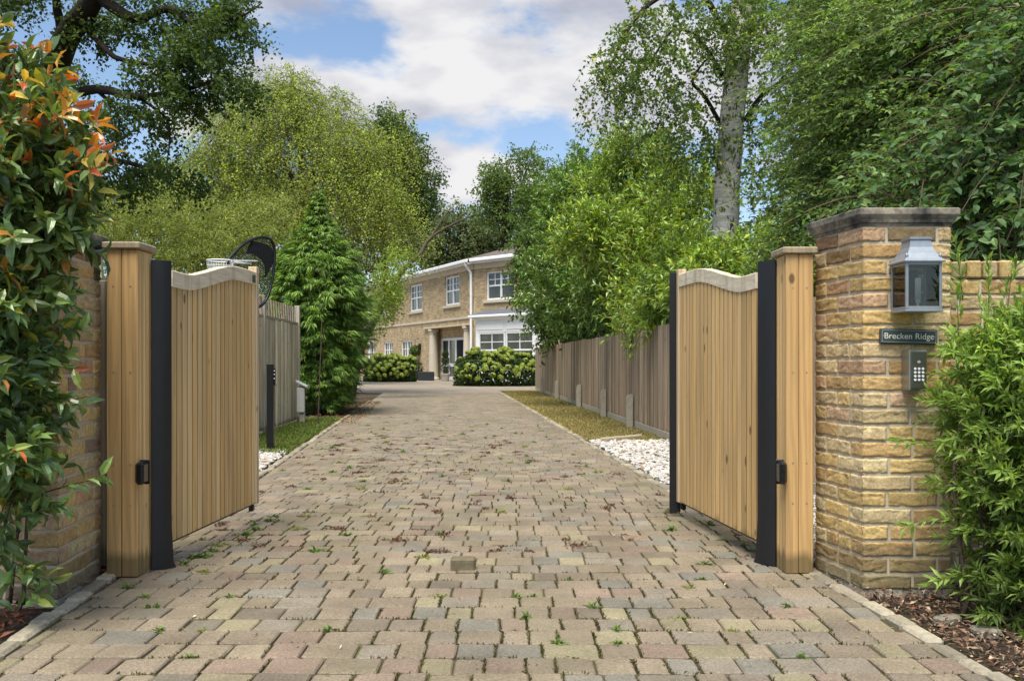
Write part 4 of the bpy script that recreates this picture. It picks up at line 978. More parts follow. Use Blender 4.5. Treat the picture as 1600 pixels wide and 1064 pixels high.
# bay window
bx0, bx1, bo = .95, 5.4, .75
mb = MB(); mb.T = TB; mb.box(bx0, bx1, .002, bo, 0, .75); mb.box(bx0, bx1, .002, bo, 2.6, 3.35); mb.box(bx0, bx0 + .2, .002, bo, .75, 2.6); mb.box(bx1 - .2, bx1, .002, bo, .75, 2.6); mb.box(bx0 + .08, bx0 + 2.1, bo + .001, bo + .03, 2.72, 3.16, .01); mb.box(bx0 + 2.3, bx1 - .08, bo + .001, bo + .03, 2.72, 3.16, .01)
mb.box(bx0 - .18, bx1 + .18, .003, bo + .14, 3.25, 3.36, .02); mb.box(bx0 - .3, bx1 + .3, .003, bo + .3, 3.36, 3.50, .03)
obj('bay', mb, M['whitepaint'], hs)
mb = MB(); mb.T = TB; mb.loft([[(bx0 - .28, .003, 3.503), (bx1 + .28, .003, 3.503), (bx1 + .28, bo + .28, 3.503), (bx0 - .28, bo + .28, 3.503)], [(bx0 + .2, .003, 3.80), (bx1 - .2, .003, 3.80), (bx1 - .2, .2, 3.80), (bx0 + .2, .2, 3.80)]]); obj('bay_roof', mb, M['lead'], hs)
for a, b in ((bx0 + .2, bx0 + 2.2), (bx0 + 2.25, bx1 - .2)): window(lambda u, o, z: TB(u, bo + o + .04, z), a, b, .75, 2.6, cols=1, sill=False)
mb = MB(); mb.T = TB; mb.box(.35, .5, .001, .15, 1.9, 2.25, .02); obj('wall_light', mb, M['black'], hs)
mb = MB(); mb.T = TA; mb.box(-3.75, -3.6, .001, .15, 1.85, 2.2, .02); obj('wall_light', mb, M['black'], hs)
# flower basket, planters, topiary
def ball(lb, c, r, n, L, W, pal):
    d = nrm(rng.normal(size=(n, 3))); P = np.array(c)[None] + d * r * rng.uniform(.8, 1.02, (n, 1)); C = np.concatenate([pick(pal, n) * rng.uniform(.7, 1.3, (n, 1)), rng.random((n, 1))], 1)
    leaves(lb, P, nrm(d * .3 + rng.normal(0, .6, (n, 3))), nrm(d + rng.normal(0, .3, (n, 3))), L * rng.uniform(.7, 1.2, n), W * rng.uniform(.7, 1.2, n), C, 'quad', .1)
DG = [((.03, .06, .015), 3), ((.05, .09, .02), 2)]; 
c = TA(-3.9, .3, 1.75); t = thing('hanging_basket', 'leafy hanging basket on the house wall left of the porch', 'hanging basket', c + Vector((0, 0, -.3)))
lb = LB(); ball(lb, c, .32, 500, .12, .08, [((.1, .16, .03), 3), ((.06, .1, .02), 2)]); obj_ = lb.build('foliage', M['leaf'], t)
mb = MB(); mb.lathe(c.x, c.y, [(.1, c.z - .3), (.24, c.z - .1), (.26, c.z)], 12); obj('basket', mb, M['planter'], t)
mb = MB(); mb.tube([c + nA * -.3 + Vector((0, 0, .75)), c + Vector((0, 0, .72)), c], .015, 5); obj('bracket', mb, M['black'], t)
c = at(666, 594, 55.2); c.z = 0; t = thing('trough_planter', 'long black trough planter standing left of the porch column', 'planter', c)
mb = MB(); mb.T = lambda x, y, z, c=c: c + dA * x * .5 + Vector((x * .6, 0, 0)) + Vector((0, y, z)); mb.box(-.58, .58, -.3, .3, 0, .5, .02); obj('trough', mb, M['planter'], t)
mb = MB(); mb.T = lambda x, y, z, c=c: c + dA * x * .5 + Vector((x * .6, 0, 0)) + Vector((0, y, z)); mb.box(-.52, .52, -.24, .24, .501, .512); obj('compost', mb, M['soil'], t)
c = at(649, 594, 56.5); c.z = 0; t = thing('round_planter', 'round black planter with low foliage between trough and hydrangea', 'planter', c)
mb = MB(); mb.lathe(c.x, c.y, [(.35, 0), (.45, .3), (.45, .55), (.42, .58)], 16); obj('pot', mb, M['planter'], t)
lb = LB(); ball(lb, c + Vector((0, 0, .8)), .42, 400, .15, .07, DG + [((.25, .03, .03), .3)]); lb.build('foliage', M['leaf'], t)
c = at(696, 593, 53.5); c.z = 0; t = thing('topiary_tree', 'small potted topiary of stacked green balls by the front door', 'potted plant', c)
mb = MB(); mb.lathe(c.x, c.y, [(.18, 0), (.26, .35), (.28, .36), (.28, .42)], 14); obj('pot', mb, M['pot'], t)
mb = MB(); mb.tube([c + Vector((0, 0, .4)), c + Vector((0, 0, 1.6))], .03, 6); obj('stem', mb, M['bark'], t)
for z, r in ((.72, .30), (1.15, .22), (1.5, .17)): lb = LB(); ball(lb, c + Vector((0, 0, z)), r, 420, .07, .05, DG); lb.build('leaf_ball', M['leaf'], t)

#TREES
# ------------------------------------------------------------------ vegetation
def limb(mb, pts, r0, r1, n=8, k=5, wob=.04, col=(1, 1, 1)):
    pts = [Vector(p) for p in pts]; out = []
    for i in range(len(pts) - 1):
        a, b, c, d = pts[max(i - 1, 0)], pts[i], pts[i + 1], pts[min(i + 2, len(pts) - 1)]
        for q in range(k): u = q / k; out.append(.5 * ((2 * b) + (c - a) * u + (2 * a - 5 * b + 4 * c - d) * u * u + (3 * b - a - 3 * c + d) * u ** 3))
    out.append(pts[-1]); L = (pts[-1] - pts[0]).length
    out = [p + Vector((random.uniform(-1, 1), random.uniform(-1, 1), random.uniform(-1, 1))) * wob * r0 for p in out]
    m_ = len(out) - 1; mb.tube(out, [r0 + (r1 - r0) * i / m_ for i in range(m_ + 1)], n, col)
def to_blobs(mb, frm, blobs, r0, r1=.02, n=6):
    for b in blobs:
        c = at(b[0], b[1], b[2]); f = Vector(frm); mid = f.lerp(c, .5) + Vector((0, 0, .15 * (c - f).length)); limb(mb, [f, mid, c], r0, r1, n)
G = lambda *a: list(a)

# --- oak, dark, top left
oak = thing('oak_tree', 'big dark oak with heavy limbs overhanging the top left corner', 'tree', (-11.0, 22, 0))
mb = MB(); limb(mb, [(-11.0, 22, 0), (-10.7, 22, 3), at(70, 190, 22), at(100, 70, 21), at(150, -10, 20), at(230, -160, 19)], .48, .14, 12, 6, .06)
obj('trunk', mb, M['barkdark'], oak, smooth=True)
mb = MB()
for pts, r0, r1 in [([at(78, 160, 22), at(150, 140, 21), at(215, 152, 20), at(290, 140, 19.5), at(350, 120, 19)], .13, .02), ([at(150, -10, 20), at(210, 30, 20), at(265, 15, 20), at(330, 60, 19.5)], .15, .03), ([at(100, 70, 21), at(88, 0, 20.5), at(80, -120, 20)], .13, .04), ([at(125, 30, 20.6), at(180, 90, 20), at(260, 110, 20), at(290, 180, 20)], .07, .02), ([at(70, 210, 22), at(130, 240, 21.5), at(220, 260, 21), at(270, 290, 21)], .10, .02),
                    ([at(215, 152, 20), at(262, 190, 20), at(262, 250, 20)], .04, .012), ([at(265, 15, 20), at(360, 30, 20), at(410, 5, 20)], .05, .012), ([at(150, 140, 21), at(185, 180, 20.8), at(180, 240, 20.8)], .05, .015), ([at(78, 165, 22), at(20, 120, 21), at(-40, 60, 20)], .12, .03)]: limb(mb, pts, r0, r1, 7, 5, .1)
obj('limb', mb, M['barkdark'], oak, smooth=True)
ob_ = [(60, 20, 20.5, 80, 40, 1.6), (60, 110, 22, 60, 40, 1.2), (150, 60, 21, 40, 26, 1), (230, 18, 20, 70, 34, 1.6), (320, 30, 20, 60, 40, 1.4), (380, 18, 20, 32, 24, 1), (300, 95, 19.6, 62, 36, 1.3), (350, 130, 19.4, 36, 40, 1), (250, 130, 19.6, 52, 28, 1.2), (200, 205, 20.5, 34, 32, 1.1), (262, 210, 20, 26, 44, .8), (300, 170, 19.6, 30, 40, .9), (130, 215, 21, 50, 30, 1.2), (180, 270, 21.5, 60, 30, 1.4), (260, 285, 21, 46, 32, 1.2), (140, 300, 21.5, 46, 26, 1.2), (330, 75, 19.6, 44, 36, 1), (392, 56, 19.8, 14, 20, .5), (70, 180, 22, 40, 40, 1)]
S, d = inblobs(ob_, 1750, .1, 6, .34); lb = LB()
OK_ = [((.020, .038, .010), 4), ((.032, .055, .012), 3), ((.055, .085, .016), 1.4)]
sprays(lb, S, d + rng.normal(0, .5, d.shape), rng.uniform(.25, .55, len(S)), .25, 17, .10, .06, OK_, ang=1.0, up=.6, scatter=.05); lb.build('crown', M['leaf'], oak)

# --- weeping birch, yellow green
wb = thing('weeping_birch', 'tall pale green weeping birch with yellowing leaves behind the left gate leaf', 'tree', (-7.2, 32, 0))
mb = MB(); limb(mb, [(-7.2, 32, 0), (-7.0, 32, 4), at(470, 230, 32), at(455, 140, 32)], .25, .05, 10); to_blobs(mb, at(470, 300, 32), [(380, 200, 32), (540, 230, 32), (600, 270, 32), (350, 270, 32)], .09)
obj('trunk', mb, M['bark'], wb, smooth=True)
wbb = [(420, 165, 32, 60, 50, 1.3), (385, 220, 32, 66, 60, 1.4), (470, 190, 32.4, 64, 56, 1.4), (440, 130, 32, 34, 34, .8), (540, 225, 32, 50, 40, 1.2), (595, 240, 32.3, 34, 40, 1), (560, 300, 31.5, 60, 60, 1.4), (480, 290, 31.5, 70, 60, 1.4), (380, 310, 31.5, 60, 54, 1.3), (340, 270, 32.3, 34, 50, 1), (605, 340, 31.6, 24, 54, .9), (520, 160, 33, 20, 24, .5), (618, 205, 32, 12, 26, .4), (330, 340, 32, 40, 44, 1)]
S, d = inblobs(wbb, 3600, .3, 9, .42); lb = LB(); tw = LB()
WP = [((.145, .195, .04), 5), ((.19, .235, .05), 4), ((.095, .135, .028), 3), ((.26, .25, .04), .7), ((.34, .32, .07), .25)]
dd_ = d * np.array([1, 1, .35]) + rng.normal(0, .25, d.shape) + UP * .15
sprays(lb, S, dd_, rng.uniform(.7, 1.6, len(S)), rng.uniform(.9, 1.5, len(S)), 28, .078, .046, WP, ang=1.2, up=.3, curl=.1, tw=tw, twr=.008, twc=(.09, .075, .04), scatter=.05, bri=.35); lb.build('crown', M['leaf'], wb); tw.build('twig', M['twig'], wb)

# --- second lower birch mass to the left, olive hedge behind the fence
ht = thing('willow_hedge', 'soft olive green hedge tree filling the gap above the left fence', 'tree', (-10, 26, 0))
mb = MB(); limb(mb, [(-10, 26, 0), (-9.9, 26, 2.5), at(240, 330, 26)], .16, .06, 8); to_blobs(mb, (-9.95, 26, 2.4), [(190, 340, 26), (300, 350, 26), (360, 380, 26)], .07); obj('trunk', mb, M['bark'], ht, smooth=True)
S, d = inblobs([(200, 350, 26, 70, 50, 1.3), (280, 345, 26, 60, 56, 1.3), (360, 385, 25.5, 60, 55, 1.2), (240, 400, 25.5, 90, 60, 1.2), (420, 360, 25.5, 40, 50, 1), (150, 390, 26, 60, 60, 1.2), (330, 440, 25, 110, 60, 1)], 2600, .4); lb = LB()
sprays(lb, S, d + UP * .3 + rng.normal(0, .3, d.shape), rng.uniform(.4, .8, len(S)), .35, 22, .075, .036, [((.11, .14, .04), 4), ((.15, .175, .05), 3), ((.07, .095, .028), 2), ((.3, .28, .06), .4)], ang=.8, up=.4, scatter=.05); lb.build('crown', M['leaf'], ht)

# --- far trees
def far_tree(px, py0, Y, blobs, n, label, pal, leaf=.2, trunk=.35, per=16, name='tree', cat='tree'):
    b0 = at(px, py0, Y); base = Vector((b0.x, Y, 0)); t = thing(name, label, cat, base)
    if cat == 'wood': t['kind'] = 'stuff'
    mb = MB(); top_ = at(*blobs[0][:3]); limb(mb, [base, base.lerp(top_, .5), top_], trunk, trunk * .3, 8); to_blobs(mb, base.lerp(top_, .55), blobs[1:], trunk * .35, .03); obj('trunk', mb, M['barkdark'], t, smooth=True)
    S, d = inblobs(blobs, n, .2, 7, .42); lb = LB(); sprays(lb, S, d + rng.normal(0, .5, d.shape), rng.uniform(2.5, 6, n) * leaf, .25, per, leaf, leaf * .62, pal, ang=1.0, up=.55, scatter=leaf * .5); lb.build('crown', M['leaf'], t); return t
DGP = [((.028, .05, .013), 4), ((.04, .07, .016), 3), ((.06, .095, .022), 1.5)]
MGP = [((.045, .075, .02), 4), ((.065, .10, .026), 3), ((.09, .12, .035), 1.5)]
far_tree(610, 400, 86, [(590, 215, 86, 44, 32, 3), (630, 250, 86, 30, 44, 3), (655, 300, 86, 28, 40, 3), (640, 350, 86, 46, 50, 3), (600, 300, 86, 60, 70, 3), (670, 340, 86, 20, 34, 2)], 2100, 'rounded dark green tree showing behind the right edge of the weeping birch', DGP, .28, .5)
far_tree(790, 400, 76, [(792, 262, 76, 34, 30, 2.5), (830, 250, 76, 24, 20, 2), (815, 300, 76, 34, 28, 2), (775, 300, 76, 20, 30, 2), (800, 335, 76, 40, 30, 2), (765, 320, 76, 20, 20, 2)], 900, 'distant airy tree with open crown above the house roof', MGP, .24, .35, 12)
far_tree(720, 400, 84, [(720, 350, 84, 38, 24, 3), (690, 370, 84, 30, 30, 3), (750, 365, 84, 40, 34, 3), (705, 400, 84, 50, 30, 3), (770, 400, 84, 50, 40, 3), (660, 400, 84, 40, 36, 3)], 1800, 'grey green distant trees low behind the house roof', [((.06, .08, .035), 4), ((.085, .105, .045), 3), ((.04, .06, .025), 2)], .26, .4, name='distant_wood', cat='wood')
far_tree(800, 420, 88, [(870, 370, 88, 50, 40, 3), (780, 420, 88, 60, 26, 2), (960, 360, 88, 60, 50, 3)], 1300, 'dark evergreen behind the house and the right hedge', DGP, .3, .4)
far_tree(200, 420, 45, [(180, 330, 45, 80, 50, 3), (90, 300, 45, 90, 70, 3), (260, 320, 45, 60, 50, 3), (330, 380, 45, 90, 60, 3), (500, 380, 45, 110, 70, 3), (420, 300, 45, 60, 60, 3)], 2600, 'dark trees closing the view behind the oak and weeping birch', [((.03, .05, .014), 4), ((.05, .075, .02), 3), ((.08, .10, .03), 1)], .2, .45, name='distant_wood', cat='wood')
# leaning branch in front of the house
lbr = thing('leaning_tree', 'thin leaning tree whose bare bent stem crosses the house front', 'tree', gp(590, 622))
b_ = gp(590, 622); mb = MB(); limb(mb, [gp(548, 622), at(566, 540, b_.y), at(600, 474, b_.y + .5), at(628, 425, b_.y + 1), at(655, 398, b_.y + 1.4), at(668, 378, b_.y + 1.6), at(690, 360, b_.y + 1.6), at(735, 338, b_.y + 1.8)], .13, .02, 8, 6, .12)
limb(mb, [at(605, 472, b_.y + .5), at(600, 440, b_.y), at(606, 420, b_.y)], .06, .015, 6); limb(mb, [at(668, 378, b_.y + 1.6), at(690, 345, b_.y + 2), at(705, 325, b_.y + 2)], .03, .008, 6); limb(mb, [at(628, 425, b_.y + 1), at(650, 430, b_.y + 1)], .03, .01, 6)
obj('trunk', mb, M['bark'], lbr, smooth=True)
S, d = inblobs([(608, 440, b_.y, 16, 40, .7), (630, 398, b_.y + 1, 14, 18, .5), (594, 480, b_.y, 12, 30, .5), (622, 462, b_.y + 1, 9, 8, .3)], 300, .1); lb = LB()
sprays(lb, S, d + rng.normal(0, .4, d.shape) - UP * .3, .4, .4, 14, .085, .045, [((.11, .16, .025), 4), ((.15, .19, .03), 3), ((.07, .11, .02), 2)], ang=1, scatter=.05); lb.build('crown', M['leaf'], lbr)

# --- conifers along the left kerb
def conifer(base, htop, prof, n, label, squash=1.0, pal=None, stem=True):
    t = thing('conifer', label, 'tree', base); bx, by = base.x, base.y
    mb = MB(); limb(mb, [base, base + Vector((0, 0, htop * .6)), base + Vector((.03, 0, htop))], .09, .012, 8); obj('trunk', mb, M['bark'], t, smooth=True)
    zs = np.array([p[0] for p in prof]); rs = np.array([p[1] for p in prof])
    nb = int(330 * squash * zs[-1] / 2); zb = zs[0] + (zs[-1] - zs[0]) * rng.random(nb) ** .9; ab = rng.uniform(0, 6.283, nb); rb = np.interp(zb, zs, rs) * rng.uniform(.68, 1.22, nb)
    k = rng.integers(0, nb, n); f = .35 + .65 * rng.random(n) ** .6; keep = rng.random(n) < np.clip(rb[k] / rs.max() + .15, 0, 1); k = k[keep]; f = f[keep]; n = len(k)
    r = rb[k]; rr = r * f; a = ab[k] + rng.normal(0, .16, n) * np.clip(.5 / np.maximum(rr, .05), 0, 1.6); z = np.maximum(zb[k] + rr * .22 - .22 * f ** 2 * r + rng.normal(0, .05, n), .05)
    S = np.stack([bx + np.cos(a) * rr, by + np.sin(a) * rr, z], 1); O = np.stack([np.cos(a), np.sin(a), rng.uniform(-.15, .45, n)], 1)
    # each spray is a flat fan of thin scaly strips
    m_ = 16; K = n; D = nrm(O + rng.normal(0, .25, O.shape)); Sd = nrm(np.cross(D, UP)); Nn = np.cross(Sd, D)
    fan = np.linspace(-1, 1, m_)[None, :, None]; ln = (.21 * (1 - .35 * fan ** 2)) * rng.uniform(.6, 1.25, (K, 1, 1)) * np.clip(r / rs.max() + .35, .4, 1)[:, None, None]
    LD = nrm(D[:, None] + Sd[:, None] * fan * .75 + rng.normal(0, .14, (K, m_, 3)) - UP * .10)
    P = S[:, None] + D[:, None] * .10 * (1 - abs(fan)) * rng.random((K, m_, 1)); Pf = P.reshape(-1, 3); C = 2.8 * pick(pal or CP, len(Pf)) * np.repeat(rng.uniform(.65, 1.35, (K, 1)), m_, 0)
    C = np.concatenate([C, rng.random((len(Pf), 1))], 1); lb = LB(); Lf = ln.reshape(-1)
    leaves(lb, Pf, LD.reshape(-1, 3), np.repeat(Nn, m_, 0) + rng.normal(0, .3, (len(Pf), 3)), Lf, .017 * rng.uniform(.6, 1.4, len(Pf)), C, 'quad', .35); lb.build('crown', M['needle'], t); return t
CP = [((.052, .092, .017), 4), ((.075, .125, .022), 3), ((.11, .165, .03), 2), ((.032, .058, .013), 2), ((.07, .05, .025), .35)]
cb = gp(497, 648)
conifer(cb, 4.4, [(.1, .45), (.7, .62), (1.4, .78), (2.2, .92), (2.8, .80), (3.2, .58), (3.6, .32), (4.0, .16), (4.4, .03)], 7500, 'feathery green conifer with a pointed top beside the left fence')
cb2 = Vector((-4.1, 20.6, 0)); conifer(cb2, 3.3, [(.1, .5), (.6, .72), (1.4, .95), (2.2, 1.0), (2.8, .7), (3.3, .1)], 5200, 'shorter broad conifer behind the pointed one, nearest the house side of the row', pal=[((.036, .066, .013), 4), ((.052, .092, .017), 3), ((.075, .125, .022), 2)])
cb3 = Vector((-5.0, 24, 0)); conifer(cb3, 3.0, [(.1, .5), (.6, .8), (1.4, 1.0), (2.3, .9), (3.0, .1)], 2600, 'small conifer at the far end of the row where the drive opens out')
p = gp(497, 664); mb = MB(); limb(mb, [p, at(500, 580, p.y), at(503, 498, p.y)], .012, .008, 6, 3, .2); obj('garden_cane', mb, M['bark'], loc=p, label='thin leaning bamboo cane in front of the pointed conifer', cat='cane')

# --- laurel hedge above the right fence (single shrubs)
def shrub(name, cat, label, base, blobs, n, lf, wf, pal, per=16, ln=(.35, .6), droop=.15, ang=.75, kind='fold', matl='leaf', up=.75, stems=4, lo=.4, upb=.4, r=.05, tw=True, flat=False, bri=.25, scatter=.0, colfun=None, jit=.25, curl=.15, D0=None, stemmat='bark', twr=.006, clump=0, cs=.45, twc=(.1, .07, .045)):
    t = thing(name, label, cat, base); mb = MB()
    for i in range(stems):
        b = blobs[i % len(blobs)]; c = at(b[0], b[1], b[2]); s0 = Vector(base) + Vector((random.uniform(-.2, .2), random.uniform(-.15, .15), 0)); limb(mb, [s0, s0.lerp(c, .5) + Vector((random.uniform(-.1, .1), 0, .1)), c], r, r * .25, 6)
    obj('stem', mb, M[stemmat], t, smooth=True)
    S, d = inblobs(blobs, n, lo, clump, cs); lb = LB(); tb = LB() if tw else None
    D = (d + UP * upb + rng.normal(0, .35, d.shape)) if D0 is None else D0(d)
    sprays(lb, S, D, rng.uniform(ln[0], ln[1], n), droop, per, lf, wf, pal, ang=ang, kind=kind, up=up, tw=tb, twr=twr, flat=flat, bri=bri, scatter=scatter, colfun=colfun, jit=jit, curl=curl, twc=twc)
    lb.build('foliage', M[matl], t)
    if tw: tb.build('twig', M['twig'], t)
    return t
LG = [((.105, .17, .022), 4), ((.15, .21, .03), 3), ((.065, .115, .017), 3), ((.2, .23, .035), 1)]
LD_ = [((.035, .065, .014), 4), ((.05, .09, .018), 3), ((.025, .048, .011), 2), ((.075, .12, .025), 1)]
shrub('laurel', 'shrub', 'bright green laurel above the middle of the right fence', (2.9, 18.5, 0), [(1000, 300, 18.5, 70, 60, 1.1), (960, 380, 17.8, 70, 60, 1.0), (1040, 400, 17, 66, 64, 1.0), (1080, 330, 18, 50, 60, 1), (1000, 460, 16.6, 60, 44, .7), (1060, 470, 15.6, 54, 40, .6), (980, 260, 19, 24, 40, .6), (1020, 265, 19, 26, 40, .6), (1100, 420, 15.8, 40, 60, .7)], 2500, .125, .042, LG, 15, (.35, .6), .12, .7, 'fold', 'glossleaf', upb=.55, lo=.3, clump=9)
shrub('laurel', 'shrub', 'mid green laurel between the dark evergreen and the bright laurel', (2.5, 24, 0), [(925, 300, 24, 40, 46, 1.2), (940, 350, 23.5, 56, 60, 1.2), (900, 350, 24, 46, 50, 1.1), (912, 268, 24.5, 20, 24, .7), (885, 310, 25, 30, 30, .8), (945, 440, 21, 46, 50, .8), (900, 440, 22.5, 56, 60, 1)], 2100, .14, .05, [((.06, .115, .018), 4), ((.09, .15, .024), 3), ((.04, .08, .015), 3)], 14, (.35, .7), .12, .75, 'fold', 'glossleaf', upb=.5, lo=.3, clump=9)
shrub('evergreen_shrub', 'shrub', 'dark evergreen bulging over the far end of the right fence in front of the house', (1.6, 32, 0), [(870, 380, 31, 54, 50, 1.4), (858, 440, 30.5, 46, 50, 1.2), (880, 480, 29, 48, 46, 1), (845, 350, 32, 34, 36, 1), (910, 420, 29, 50, 60, 1.2), (915, 500, 26, 36, 36, .7), (826, 410, 31, 18, 40, .7), (865, 516, 29, 26, 20, .6), (850, 310, 32.5, 26, 26, .8)], 2700, .15, .07, LD_, 14, (.35, .7), .3, .85, 'fold', 'leaf', upb=.15, lo=.3, clump=9)
shrub('laurel', 'shrub', 'shaded lower laurel foliage leaning over the fence top near the right gate leaf', (3.2, 13, 0), [(1060, 440, 13.6, 40, 50, .6), (1120, 450, 12.6, 60, 44, .7), (1190, 430, 12, 50, 60, .7), (1040, 490, 14, 36, 24, .5), (1240, 450, 11, 60, 60, .6), (1000, 500, 15, 30, 18, .4)], 1500, .11, .036, LG, 14, (.25, .45), .15, .75, 'fold', 'glossleaf', upb=.4, lo=.4)

# --- silver birch with the pale trunk
sb = thing('silver_birch', 'silver birch with thick pale cracked trunk above the right gate leaf', 'tree', (2.95, 13.6, 0))
mb = MB(); limb(mb, [(2.93, 13.6, 0), at(1126, 480, 13.6), at(1132, 380, 13.6), at(1138, 260, 13.6), at(1146, 160, 13.6), at(1156, 60, 13.6), at(1164, -60, 13.6), at(1168, -220, 13.6)], .205, .15, 16, 6, .03); obj('trunk', mb, M['birchbark'], sb, smooth=True)
mb = MB()
for pts, r0 in [([at(1126, 195, 13.6), at(1100, 150, 13.4), at(1082, 128, 13.3), at(1098, 100, 13.3), at(1110, 90, 13.2)], .035), ([at(1165, 190, 13.6), at(1190, 150, 13.4), at(1225, 120, 13.2), at(1250, 60, 13)], .05), ([at(1140, 60, 13.6), at(1080, -20, 13.3), at(1000, 20, 13), at(960, 90, 12.8), at(940, 130, 12.8)], .05), ([at(1130, 120, 13.6), at(1090, 60, 13.2), at(1050, 50, 13), at(1010, 110, 12.9)], .035), ([at(1160, 0, 13.6), at(1220, -40, 13.4), at(1260, 40, 13)], .05)]: limb(mb, pts, r0, .008, 7, 5, .15)
obj('limb', mb, M['barkdark'], sb, smooth=True)
S, d = inblobs([(1060, 40, 13.2, 50, 46, .9), (1000, 60, 13, 44, 44, .8), (965, 115, 12.9, 40, 40, .6), (1010, 130, 13, 50, 40, .7), (1060, 150, 13.2, 48, 50, .7), (940, 150, 12.9, 18, 36, .4), (1080, 210, 13.3, 30, 40, .5), (1030, 200, 13, 30, 30, .5), (1180, 60, 13.2, 40, 70, .6), (1195, 160, 13.2, 40, 50, .6), (1140, 60, 13.0, 26, 60, .4), (1215, 30, 13.2, 50, 50, .7), (1110, 20, 13, 40, 40, .6), (1170, 230, 13.2, 26, 40, .5), (1100, 250, 13.3, 34, 40, .5)], 560, .1, 6, .4); lb = LB(); tw = LB()
dd_ = d * np.array([1, 1, .4]) + rng.normal(0, .3, d.shape)
sprays(lb, S, dd_, rng.uniform(.3, .65, len(S)), rng.uniform(.7, 1.3, len(S)), 20, .062, .044, [((.055, .09, .02), 4), ((.08, .125, .025), 3), ((.035, .06, .014), 2), ((.2, .2, .04), .4)], ang=1.15, kind='fold', up=.35, tw=tw, twr=.004, twc=(.05, .04, .03)); lb.build('crown', M['leaf'], sb); tw.build('twig', M['twig'], sb)

# --- cotoneaster arching over the right wall
CT = [((.07, .118, .033), 4), ((.10, .158, .042), 3), ((.04, .072, .021), 3), ((.13, .18, .05), 1.3)]
def arch(d): return d * np.array([.5, .5, .3]) + np.array([-.85, -.35, .05]) + rng.normal(0, .4, d.shape)
def arch2(d): return d * np.array([.5, .5, .3]) + np.array([-.5, -.55, .0]) + rng.normal(0, .5, d.shape)
shrub('cotoneaster', 'shrub', 'large cotoneaster with arching leafy sprays filling the upper right corner', (4.0, 8.0, 0), [(1390, 100, 8.6, 110, 90, 1.0), (1500, 90, 7.8, 120, 100, 1.0), (1380, 210, 8.4, 100, 80, .9), (1500, 220, 7.6, 120, 80, .9), (1340, 310, 8.6, 70, 60, .7), (1580, 260, 7.0, 80, 90, .8), (1430, 310, 8, 90, 50, .8), (1360, 10, 8.8, 90, 60, .8), (1310, 390, 9, 60, 40, .5), (1560, 20, 7.2, 80, 90, .8)], 2300, .05, .022, CT, 38, (.5, 1.05), .32, .95, 'fold', 'leaf', lo=.2, flat=True, D0=arch, stems=9, r=.07, stemmat='barkdark', twr=.004, twc=(.07, .065, .03), bri=.4)
shrub('cotoneaster', 'shrub', 'nearest hanging cotoneaster branches with larger leaves at the right edge above the wall', (3.4, 6.3, 0), [(1570, 200, 6.0, 60, 110, .5), (1520, 330, 6.0, 60, 70, .5), (1590, 340, 5.8, 50, 80, .4), (1600, 80, 6, 60, 100, .5), (1450, 290, 6.2, 70, 50, .4)], 330, .062, .034, [((.04, .08, .03), 4), ((.06, .11, .036), 3), ((.09, .14, .045), 1.5)], 20, (.4, .9), .35, .95, 'fine', 'leaf', lo=.1, flat=True, D0=arch2, stems=4, r=.03, stemmat='barkdark')
shrub('dark_hedge', 'hedge', 'deep shaded hedge in the background behind the cotoneaster', (6.5, 14, 0), [(1350, 120, 15, 80, 130, 1.2), (1390, 200, 14, 110, 120, 1.2), (1480, 200, 13, 140, 130, 1.2), (1600, 200, 12.5, 120, 150, 1.2), (1320, 330, 13, 90, 90, 1), (1450, 370, 12, 150, 70, 1), (1600, 400, 11.5, 120, 90, 1), (1370, 20, 14.5, 100, 80, 1.2), (1500, 20, 13.5, 140, 100, 1.2)], 3300, .16, .09, [((.02, .038, .010), 4), ((.03, .055, .014), 2)], 12, (.4, .8), .2, .9, 'quad', 'leaf', lo=.2, upb=.1, stems=8, r=.1, tw=False, stemmat='barkdark')

# --- leafy shrub in front of the right wall
OL = [((.10, .16, .03), 4), ((.135, .205, .042), 3), ((.065, .112, .023), 3), ((.19, .25, .07), 1.4)]
OB = [(1580, 570, 4.05, 44, 50, .2), (1605, 540, 4.1, 40, 40, .2), (1560, 650, 4.0, 44, 54, .2), (1610, 650, 4.0, 50, 80, .3), (1584, 740, 3.95, 52, 60, .22), (1630, 800, 3.9, 50, 100, .3), (1574, 830, 3.95, 38, 50, .2), (1606, 890, 3.9, 44, 50, .2), (1520, 650, 4.1, 20, 30, .1), (1512, 755, 4.1, 20, 26, .1), (1535, 570, 4.1, 22, 34, .1), (1575, 945, 3.85, 36, 26, .15)]
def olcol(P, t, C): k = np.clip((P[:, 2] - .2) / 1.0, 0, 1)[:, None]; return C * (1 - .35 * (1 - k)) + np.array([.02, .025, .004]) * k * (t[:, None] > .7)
shrub('leafy_shrub', 'shrub', 'bushy narrow leaved bright green shrub at the right edge in front of the brick wall', gp(1570, 965), OB, 900, .052, .0135, OL, 26, (.10, .20), .06, .72, 'fold', 'leaf', lo=.25, upb=.55, stems=12, r=.011, up=.5, colfun=olcol, jit=.3, twr=.0025)
